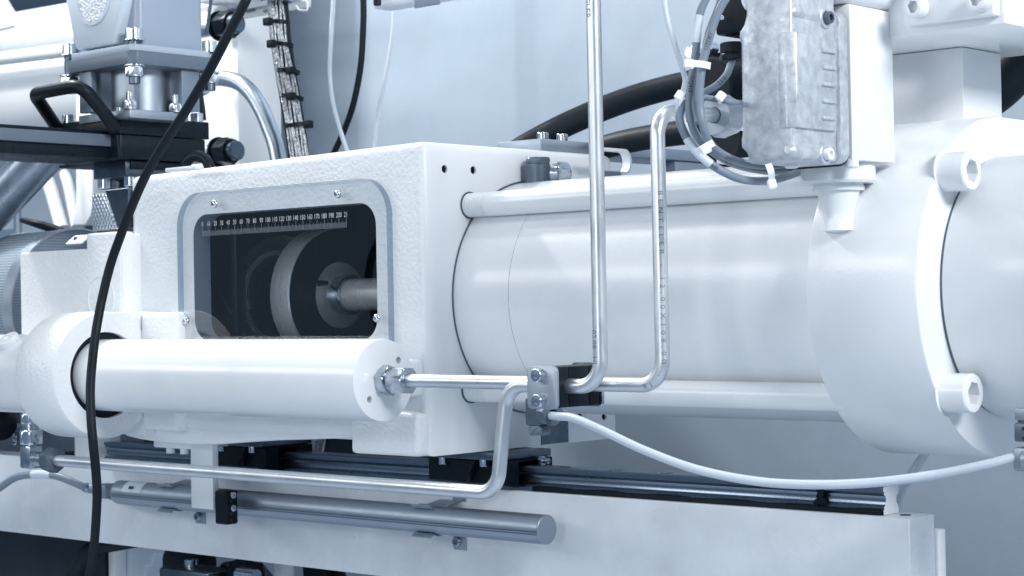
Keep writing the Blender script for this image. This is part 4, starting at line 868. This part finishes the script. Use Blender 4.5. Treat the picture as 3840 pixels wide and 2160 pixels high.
for px in (393, 492):
    q = at(px, 672, Y=gy0+.034); bolt(t, (q.x, gy0+.034, at(400, 668, Y=gy0+.02).z-.0002), (0, 0, -1), .0085, .011, steel)
bm = NB(); a, b = at(408, 690, Y=1.36), at(472, 690, Y=1.36); box(bm, (a.x, 1.36, .10), (b.x, 1.42, at(400, 668, Y=gy0+.02).z+.001), .001); part('throat', bm, dksteel, t)
# knurled wedge and smooth plate on the slab
a, b = at(344, 725, Y=1.24), at(436, 868, Y=1.24)
q = [at(px, py, Y=1.236) for px, py in ((346, 866), (344, 726), (391, 724), (437, 858))]
bm = NB(); prism(bm, [(p.x, p.z) for p in q], 'Y', 1.236, 1.30, .0008, 2); single('knurled_wedge', bm, knurl, 'small grey wedge with a diamond knurled face beside the black cable', 'wedge')
q = [at(px, py, Y=1.238) for px, py in ((393, 713), (482, 703), (482, 852), (440, 853))]
bm = NB(); prism(bm, [(p.x, p.z) for p in q], 'Y', 1.238, 1.262, .0008, 1); single('smooth_plate', bm, dksteel, 'dark smooth slanted plate between knurled wedge and white housing', 'plate')
# eye bolt behind the housing edge
c = at(738, 640, Y=1.36); bm = NB(); r = 55*mpp(c); pth = [c+V((r*math.cos(a), .3*r*math.cos(a), r*math.sin(a))) for a in [math.pi*2*k/40 for k in range(41)]]
tube(bm, pth, .0062, 14); single('eye_bolt', bm, blackm, 'black ring of an eye bolt peeping over the housing top', 'eye bolt')
# ------------------------------------------------------------------ heater jacket on the barrel, left edge
hxl, hxr = at(238, 1100, Y=AY).x-.06, at(338, 860, Y=AY).x
t = thing('heater_jacket', 'woven grey heater jacket round the barrel at the left edge', 'heater jacket', (hxl, AY, AZ-.098))
hr_ = .0985
bm = NB(); lathe(bm, (hxl-.03, AY, AZ), (1, 0, 0), [(.05, 0), (hr_-.006, 0), (hr_-.001, .004), (hr_, .010), (hr_, hxr-hxl), (.05, hxr-hxl)], 96); part('jacket', bm, jacket, t)
bm = NB(); lathe(bm, (hxr-.045, AY, AZ), (1, 0, 0), [(hr_-.001, 0), (hr_+.0012, 0), (hr_+.0012, .020), (hr_-.001, .020)], 96); part('metal_band', bm, anod, t)
c = at(290, 912, Y=AY-.06); bm = NB(); prism(bm, rrect(-.017, .017, -.009, .009, .003, 3), 'Z', 0, .0015); bm.transform(mat4(V((c.x, AY-.058, AZ+math.sqrt(hr_**2-.058**2)+.001)), (0, -.58, .81), 0)); part('buckle_plate', bm, pale, t)
screw(t, (c.x-.006, AY-.058, AZ+math.sqrt(hr_**2-.058**2)+.0025), (0, -.58, .81), .0028, .003, dksteel)
t = thing('heater_jacket', 'darker second heater jacket farther left behind the first one', 'heater jacket', (hxl-.2, AY, AZ-.09))
bm = NB(); lathe(bm, (-2.6, AY, AZ), (1, 0, 0), [(.05, 0), (.092, 0), (.092, 2.6+hxl-.045), (.05, 2.6+hxl-.045)], 72); part('jacket', bm, jacket, t)
bm = NB(); tube(bm, spline([at(82, 825, Y=1.40), at(130, 838, Y=1.40), at(180, 852, Y=1.41), at(230, 872, Y=1.42)], 8), .0062, 14, rf=lambda s: .6+.5*s); single('heater_wire', bm, rubber, 'frayed black wire end sticking out above the heater jacket', 'wire')
# ------------------------------------------------------------------ chute pipe, far white pipes and sheets at left
bm = NB(); tube(bm, [at(-90, 850, Y=1.33), at(200, 540, Y=1.36)], .0265, 32); single('chute_pipe', bm, MAT('worn_steel_pipe', (.34, .40, .48), .33, .8, var=.5, vscale=25, rvar=.1), 'worn steel pipe slanting up under the gate blade at left edge', 'pipe')
YL = 1.95
bm = NB(); tube(bm, [at(-80, 165, Y=YL), at(520, 70, Y=YL)], .047, 40); single('far_pipe', bm, paintsm, 'upper white pipe far behind the hopper at left', 'pipe')
bm = NB(); tube(bm, [at(-120, 390, Y=YL+.05), at(560, 300, Y=YL+.05)], .105, 56); single('far_barrel', bm, paintsm, 'broad white drum far behind the slide gate at left', 'drum')
bm = NB(); tube(bm, [at(-120, 235, Y=YL-.08), at(560, 150, Y=YL-.08)], .012, 24); single('far_rail', bm, paintsm, 'thin white rail between far pipe and drum', 'rail')
a, b = at(285, 400, Y=1.80), at(350, 800, Y=1.80); 
q = [at(px, py, Y=1.80) for px, py in ((283, 330), (346, 330), (346, 770), (338, 810), (318, 845), (268, 845), (283, 770))]
bm = NB(); prism(bm, [(p.x, p.z) for p in q], 'Y', 1.80, 1.84, .003, 2); single('far_post', bm, paintsm, 'white upright post with a flared foot behind the slide gate', 'post')
t = thing('back_cover', 'pale sheet metal cover with seams behind the post at left', 'cover', tuple(at(150, 800, Y=2.08)))
for k, (x0, x1, y0, y1) in enumerate(((-60, 50, 690, 860), (52, 68, 640, 900), (70, 290, 690, 820), (70, 290, 822, 900), (-60, 290, 640, 688))):
    a, b = at(x0, y0, Y=2.08), at(x1, y1, Y=2.08); bm = NB(); box(bm, (a.x, 2.08+.002*k, b.z), (b.x, 2.10, a.z), .002); part('panel', bm, pale, t)
for px0, px1, py0, py1, lab in ((165, 235, 650, 860, 'left one of two bent white pipes above the heater jacket'), (245, 290, 650, 850, 'right one of two bent white pipes beside the white post')):
    bm = NB(); tube(bm, spline([at(px0, py0, Y=1.98), at((px0+px1)/2-6, (py0+py1)/2-40, Y=1.97), at(px1, py1, Y=1.96)], 8), .0135 if px0 < 200 else .011, 20); single('bent_pipe', bm, paintsm, lab, 'pipe', 'bent white pipes')
# far hall objects in the top left corner
t = thing('hall_duct', 'blurred dark duct under the hall roof in the top left corner', 'duct', tuple(at(150, 40, Y=4.5)))
a, b = at(-120, 30, Y=4.5), at(300, 62, Y=4.5); bm = NB(); tube(bm, [at(-150, 45, Y=4.5), at(400, 30, Y=4.5)], .05, 24); part('duct', bm, plategrey, t)
bm = NB(); tube(bm, [at(-150, 10, Y=4.6), at(400, 5, Y=4.6)], .03, 20); part('upper_duct', bm, pale, t)
bm = NB(); tube(bm, [at(-100, 78, Y=4.4), at(400, 66, Y=4.4)], .022, 20); part('lower_duct', bm, pale, t)
bm = NB(); q = [at(px, py, Y=1.9) for px, py in ((-40, -40), (0, 30), (50, 95), (-40, 120))]; prism(bm, [(p.x, p.z) for p in q], 'Y', 1.9, 1.93, .001); single('corner_plate', bm, paintsm, 'white slanted plate in the top left corner', 'plate')
# ------------------------------------------------------------------ platen with large nuts, steel pipe, cables on the guard panel
px_ = at(892, 300, Y=1.72)
t = thing('rear_plate', 'pale upright machine plate behind the hopper carrying two black nuts', 'machine plate', (px_.x, 1.72, 0))
bm = NB(); box(bm, (at(640, 300, Y=1.72).x, 1.72, -.2), (px_.x, 1.80, .75), .002); part('plate', bm, paintsm, t)
for px, py, lab in ((880, 90, 'upper black hexagon nut on a threaded stud beside the cable bundle'), (878, 563, 'lower black hexagon nut on a threaded stud behind the housing')):
    Yn = 1.66; c = at(px-52, py+8, Y=Yn); m_ = mpp(c); t = thing('stud_nut', lab, 'nut', tuple(c), 'black stud nuts on the rear plate')
    d = V((1, 0, 0)); R = 56*m_
    bm = NB(); ring(bm, c-d*.004, d, .008, R*1.03, .0035, 48, .0006); part('washer', bm, blackm, t)
    bm = NB(); hexnut(bm, c, d, R*1.66, .026, .0115, .3, .0015); part('nut', bm, blackm, t)
    bm = NB(); cyl(bm, c+d*.022, c+d*.038, .0135, 28, .0016); part('stud', bm, dksteel, t)
    bm = NB(); cyl(bm, c-d*.09, c-d*.004, .012, 24); part('rod', bm, anod, t)
YP = 1.62
pth = spline([at(770, 315, Y=YP), at(800, 296, Y=YP), at(850, 296, Y=YP), at(905, 315, Y=YP), at(950, 360, Y=YP), at(985, 420, Y=YP), at(1010, 480, Y=YP), at(1032, 540, Y=YP), at(1048, 620, Y=YP)], 10)
t = thing('curved_pipe', 'matt steel pipe curving from a nut down behind the housing', 'pipe', tuple(pth[40])); bm = NB(); tube(bm, pth, 31*mpp(pth[40]), 28); part('pipe', bm, MAT('matt_steel_pipe', (.56, .62, .69), .34, 1, var=.12, vscale=20, rvar=.06), t)
c = at(725, 322, Y=YP); bm = NB(); hexnut(bm, c-V((.018, 0, 0)), (1, 0, 0), 92*mpp(c), .030, .010, .2, .0012); part('nut', bm, nickel, t)
bm = NB(); cyl(bm, c+V((.012, 0, 0)), c+V((.024, 0, 0)), 40*mpp(c), 30, .002); part('collar', bm, nickel, t)
for pts, lab in (([(738, 270), (745, 330), (755, 390), (762, 450)], 'short black cable right of the hopper neck'), ([(662, 280), (672, 330), (685, 380), (690, 420)], 'short black cable just right of the grey neck fins')):
    bm = NB(); tube(bm, spline([at(a, b, Y=1.53) for a, b in pts], 8), .0042, 12); single('short_cable', bm, rubber, lab, 'cable')
# braided cable bundle
YC = 1.60; mid = [(1040, 5), (1046, 70), (1052, 140), (1062, 210), (1072, 280), (1085, 350), (1098, 430), (1110, 510), (1122, 600)]
ctr = spline([at(a, b, Y=YC) for a, b in mid], 10); mp_ = mpp(ctr[40]); F = frames(ctr)
t = thing('braided_bundle', 'bundle of silver braided wires and black cables hanging behind the housing', 'cable bundle', tuple(ctr[45]))
def strand(a0, rad, r, m, name, tw=.9, wob=.0):
    pth = []
    for i, (p, (n_, b_, t_)) in enumerate(zip(ctr, F)):
        s = i/(len(ctr)-1); a = a0+tw*s+wob*math.sin(s*14+a0*5); pth.append(p+(n_*math.cos(a)+b_*math.sin(a))*rad)
    bm = NB(); tube(bm, pth, r, 10); part(name, bm, m, t)
toward = -vv; n_, b_, _ = F[0]
base = math.atan2(toward.dot(b_), toward.dot(n_)); sgn = 1 if (n_*math.cos(base+.5)+b_*math.sin(base+.5)).dot(rr) > 0 else -1
W = 40*mp_
for k in range(8): strand(base+sgn*(-1.5+.29*k), W*.86, W*.12, braid, 'braided_wire', sgn*.75, .10)
for k in range(3): strand(base+sgn*(.9+.33*k), W*.80, W*.20, rubber, 'black_cable', sgn*.75)
for k in range(2): strand(base+sgn*(1.75+.28*k), W*.86, W*.15, braid, 'braided_wire', sgn*.75, .08)
for k in range(3): strand(base+sgn*(-2.3+.3*k), W*.80, W*.19, rubber, 'black_cable', sgn*.75)
strand(base, 0, W*.72, rubber, 'core', 0)
for k, (px, py, slope, hx) in enumerate(((1046, 85, .05, -42), (1058, 168, .10, -40), (1082, 268, .12, 10), (1096, 365, .16, -5), (1112, 470, -.1, 44))):
    c = at(px, py, Y=YC); tt = thing('cable_tie', ['topmost', 'second', 'third', 'fourth', 'lowest'][k]+' black cable tie counted down the braided bundle', 'cable tie', tuple(c), 'black cable ties on the braided bundle')
    ax = (uu+rr*slope).normalized(); bm = NB(); ring(bm, c-ax*.0026, ax, W*.99, W*1.10, .0052, 36); part('strap', bm, black, tt)
    h = at(px+hx, py-4, Y=YC-.028); bm = NB(); box(bm, (h.x-.006, h.y-.004, h.z-.005), (h.x+.005, h.y+.005, h.z+.005), .0015); part('head', bm, black, tt)
# flange gland and bracket on top of the bundle
c = at(1038, 8, Y=YC-.01)
t = thing('cable_gland', 'metal flange gland at the top edge from which the braided bundle hangs', 'cable gland', tuple(c))
m_ = mpp(c); bm = NB(); lathe(bm, c, (0, 0, 1), [(.01, 0), (58*m_, 0), (60*m_, 3*m_), (60*m_, 10*m_), (45*m_, 16*m_), (40*m_, 40*m_), (.01, 40*m_)], 36); part('gland', bm, nickel, t)
a, b = at(800, 35, Y=1.70), at(1160, 62, Y=1.70)
t = thing('mounting_rail', 'white slotted mounting rail at the top edge behind the cable gland', 'mounting rail', (a.x, 1.70, b.z))
bm = NB(); box(bm, (a.x, 1.70, at(960, 62, Y=1.70).z), (b.x, 1.704, at(960, 20, Y=1.70).z), .001); part('web', bm, paintsm, t)
bm = NB(); box(bm, (a.x, 1.66, at(960, 20, Y=1.70).z+.0002), (b.x, 1.704, at(960, 18, Y=1.70).z+.002), .001); part('lip', bm, paintsm, t)
for px in (1005, 940, 870):
    q = at(px, 40, Y=1.6995); bm = NB(); prism(bm, rrect(q.x-.010, q.x+.010, q.z-.0022, q.z+.0022, .002, 4), 'Y', 1.6992, 1.6999); part('slot', bm, plategrey, t)
bm = NB(); tube(bm, fillet([at(1110, 22, Y=1.65), at(1122, 38, Y=1.65), at(1152, 40, Y=1.65), at(1155, 5, Y=1.65), at(1130, 2, Y=1.65)], .004, 5), .0015, 10); part('wire_hook', bm, nylon, t)
a, b = at(830, 25, Y=1.60), at(970, 10, Y=1.60); bm = NB(); box(bm, (a.x, 1.56, a.z), (b.x, 1.64, a.z+.05), .003); single('white_box', bm, paintsm, 'white box cut by the top edge left of the cable gland', 'box')
# top box
a, b = at(1395, 8, Y=1.50), at(1660, 26, Y=1.50)
t = thing('top_enclosure', 'pale plastic enclosure cut off by the top edge, left of the upright pipes', 'enclosure', (a.x, 1.50, b.z))
zq = at(1560, 6, Y=1.5).z
bm = NB(); box(bm, (a.x, 1.50, zq), (b.x, 1.53, zq+.08), .004, 3); part('shell', bm, sleeve, t)
q0, q1 = at(1555, 5, Y=1.4995), at(1652, 16, Y=1.4995); bm = NB(); box(bm, (q0.x, 1.4985, q1.z), (q1.x, 1.4998, q1.z+.03), .0008); part('dark_window', bm, plategrey, t)
c = at(1415, 8, Y=1.49); bm = NB(); cyl(bm, c-V((0, 0, .004)), c+V((0, 0, .02)), .0045, 16, .001); part('black_knob', bm, black, t)
for pts, Yq, r, m, lab, nm in (
    ([(1275, -500), (1252, -30), (1243, 120), (1236, 260), (1246, 370), (1270, 470), (1312, 600)], 1.66, .0031, milk, 'white tube hanging left of the black cable on the guard panel', 'air_tube'),
    ([(1350, -500), (1362, -30), (1362, 100), (1352, 250), (1325, 390), (1290, 490), (1235, 610)], 1.68, .0041, rubber, 'black cable curving down in front of the guard panel', 'hanging_cable'),
    ([(1470, -500), (1476, -30), (1474, 100), (1458, 220), (1436, 340), (1416, 440), (1402, 600)], 1.75, .0025, sleeve, 'thin pale tube hanging right of the black cable on the panel', 'air_tube')):
    bm = NB(); tube(bm, spline([at(a, b, Y=Yq) for a, b in pts], 12), r, 16); single(nm, bm, m, lab, 'cable' if m is rubber else 'tube')
# ------------------------------------------------------------------ foreground black cable
fc = [(1180, -520), (960, -80), (915, 15), (868, 105), (790, 255), (700, 410), (625, 525), (548, 655), (496, 770), (450, 890), (415, 990), (385, 1110), (362, 1230), (348, 1340), (339, 1450), (341, 1560), (349, 1660), (359, 1760), (364, 1850), (360, 1950), (352, 2050), (335, 2160), (300, 2300), (230, 2700)]
pth = spline([at(a, b, Y=1.045-.02*math.sin(i*.5)) for i, (a, b) in enumerate(fc)], 10)
bm = NB(); tube(bm, pth, .0043, 18); single('black_cable', bm, rubber, 'long black cable hanging across the whole picture in front of everything at left', 'cable')
# ------------------------------------------------------------------ left : plate under the cylinder, things below the bed
a, b = at(-80, 1590, Y=1.42), at(300, 1700, Y=1.42)
t = thing('rear_beam', 'dull grey painted beam behind the elbow fitting at left', 'beam', (a.x, 1.42, b.z))
bm = NB(); prism(bm, [(a.x, at(-80, 1722, Y=1.42).z), (a.x, at(-80, 1597, Y=1.42).z), (b.x+.03, at(300, 1610, Y=1.42).z), (b.x+.03, at(300, 1682, Y=1.42).z)], 'Y', 1.42, 1.50, .002); part('beam', bm, plategrey, t)
for py in (1636, 1655):
    q = at(55, py, Y=1.419); screw(t, (q.x, 1.4195, q.z), (0, -1, 0), .0055, .004, steel)
bm = NB(); c = at(0, 1590, Y=1.38); s = bmesh.ops.create_uvsphere(bm, u_segments=24, v_segments=14, radius=.022); bmesh.ops.translate(bm, verts=s['verts'], vec=c); single('rubber_lump', bm, rubber, 'round black lump below the left barrel end', 'lump')
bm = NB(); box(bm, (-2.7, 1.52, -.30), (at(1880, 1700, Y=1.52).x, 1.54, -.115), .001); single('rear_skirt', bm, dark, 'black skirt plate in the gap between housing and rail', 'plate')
YU = 1.48
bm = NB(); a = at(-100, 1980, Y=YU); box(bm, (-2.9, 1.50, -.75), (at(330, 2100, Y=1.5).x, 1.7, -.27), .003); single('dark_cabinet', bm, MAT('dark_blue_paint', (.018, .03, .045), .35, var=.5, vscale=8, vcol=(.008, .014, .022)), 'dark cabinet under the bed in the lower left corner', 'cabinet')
pth = spline([at(250, 2240, Y=1.40), at(285, 2150, Y=1.40), at(325, 2080, Y=1.40), at(380, 2045, Y=1.41), at(450, 2030, Y=1.42), at(560, 2010, Y=1.44)], 10)
bm = NB(); tube(bm, pth, .0115, 22); single('black_hose', bm, rubber, 'black hose bending down under the bed at lower left', 'hose')
t = thing('lower_casting', 'pale cast bracket with notches under the bed at lower left', 'bracket', tuple(at(500, 2120, Y=1.55)))
q = [at(px, py, Y=1.55) for px, py in ((360, 1990), (640, 1990), (632, 2100), (610, 2100), (606, 2082), (575, 2082), (570, 2125), (545, 2125), (540, 2200), (360, 2200))]
bm = NB(); prism(bm, [(p.x, p.z) for p in q], 'Y', 1.55, 1.60, .003, 2); part('casting', bm, pale, t)
q = [at(px, py, Y=1.53) for px, py in ((405, 2000), (430, 2000), (432, 2200), (408, 2200))]; bm = NB(); prism(bm, [(p.x, p.z) for p in q], 'Y', 1.53, 1.549, .001); part('upright_strip', bm, paintsm, t)
bm = NB(); box(bm, (-2.3, 1.66, -.75), (-1.0, 1.68, -.28)); single('lower_back_plate', bm, plategrey, 'grey back plate seen under the bed', 'plate')
c = at(722, 2110, Y=1.52); bm = NB(); m_ = mpp(c); pth_ = rrect(c.x-88*m_*1.3, c.x+88*m_*1.3, c.z-75*m_, c.z+60*m_, 55*m_, 10); prism(bm, pth_, 'Y', 1.50, 1.53, .004, 3); single('black_cover', bm, black, 'black rounded cover under the bed left of the black disc', 'cover')
t = thing('clamp_bar', 'dark steel bar with one socket screw under the bed', 'clamp bar', tuple(at(715, 2150, Y=1.42)))
zt7 = at(715, 2136, Y=1.42).z; a, b = at(620, 2160, Y=1.42), at(805, 2150, Y=1.42); bm = NB(); box(bm, (a.x, 1.41, zt7-.05), (b.x, 1.46, zt7), .003); part('bar', bm, dksteel, t)
q = at(715, 2125, Y=1.435); bolt(t, (q.x, 1.435, zt7+.0002), (0, 0, 1), .0075, .0095, steel)
c = at(868, 2160, Y=1.46); m_ = mpp(c); t = thing('black_disc', 'black round disc with two pin holes under the bed', 'disc', tuple(c))
bm = NB(); cyl(bm, (c.x, 1.45, c.z), (c.x, 1.49, c.z), 56*m_, 48, .003); part('disc', bm, black, t)
for dx in (-7, 7):
    q = at(862+dx, 2120, Y=1.4495); bm = NB(); cyl(bm, (q.x, 1.4495, q.z), (q.x, 1.452, q.z), 5*m_, 14); part('pin', bm, dksteel, t)
c = at(935, 2165, Y=1.44); bm = NB(); hexnut(bm, (c.x-.03, 1.45, c.z), (1, -.2, 0), .036, .03, .009, .2); single('dark_nut', bm, black, 'dark hexagon nut right of the black disc under the bed', 'nut')
bm = NB(); c0 = at(895, 2152, Y=1.41); 
for k in range(14): ring(bm, c0+V((k*.0022, 0, -.0001*k)), (1, 0, 0), .006, .0088 if k % 2 else .0078, .0021, 24)
cyl(bm, c0, c0+V((.032, 0, 0)), .0078, 24); single('threaded_end', bm, steel, 'bright threaded steel end under the bed', 'threaded end')
bm = NB(); tube(bm, [at(910, 2060, Y=1.50), at(1010, 2180, Y=1.50)], .008, 16); single('slanted_pipe', bm, plategrey, 'grey slanted pipe under the bed', 'pipe')
bm = NB(); tube(bm, [at(1065, 2040, Y=1.54), at(1065, 2240, Y=1.54)], .0125, 24); single('white_tube_post', bm, paintsm, 'white upright tube under the bed', 'post')
q = [at(px, py, Y=1.50) for px, py in ((1130, 2090), (1205, 2100), (1260, 2240), (1140, 2240))]; bm = NB(); prism(bm, [(p.x, p.z) for p in q], 'Y', 1.50, 1.53, .002); single('black_flap', bm, black, 'black slanted flap under the bed near the white tube', 'flap')
# small things in the gap between housing and rail
c = at(1180, 1680, Y=1.44); t = thing('braided_loop', 'short loop of silver braided wires in the gap under the housing', 'cable loop', tuple(c))
for k in range(4):
    pth = spline([at(1190+k*9, 1630, Y=1.44), at(1188+k*9, 1660, Y=1.44), at(1180+k*9, 1690, Y=1.44), at(1165+k*8, 1720, Y=1.44)], 8); bm = NB(); tube(bm, pth, .0020, 10); part('braided_wire', bm, braid, t)
bm = NB(); tube(bm, spline([at(1178, 1630, Y=1.445), at(1172, 1660, Y=1.445), at(1160, 1700, Y=1.445)], 8), .0055, 14); part('pale_core', bm, sleeve, t)
a = at(1080, 1655, Y=1.45); bm = NB(); bm2 = socket_head(.006, .006); bm2.transform(mat4(V((a.x, 1.509, a.z)), (0, -1, 0))); merge(bm, bm2); single('black_screw', bm, blackm, 'black socket screw in the dark gap under the housing', 'screw')
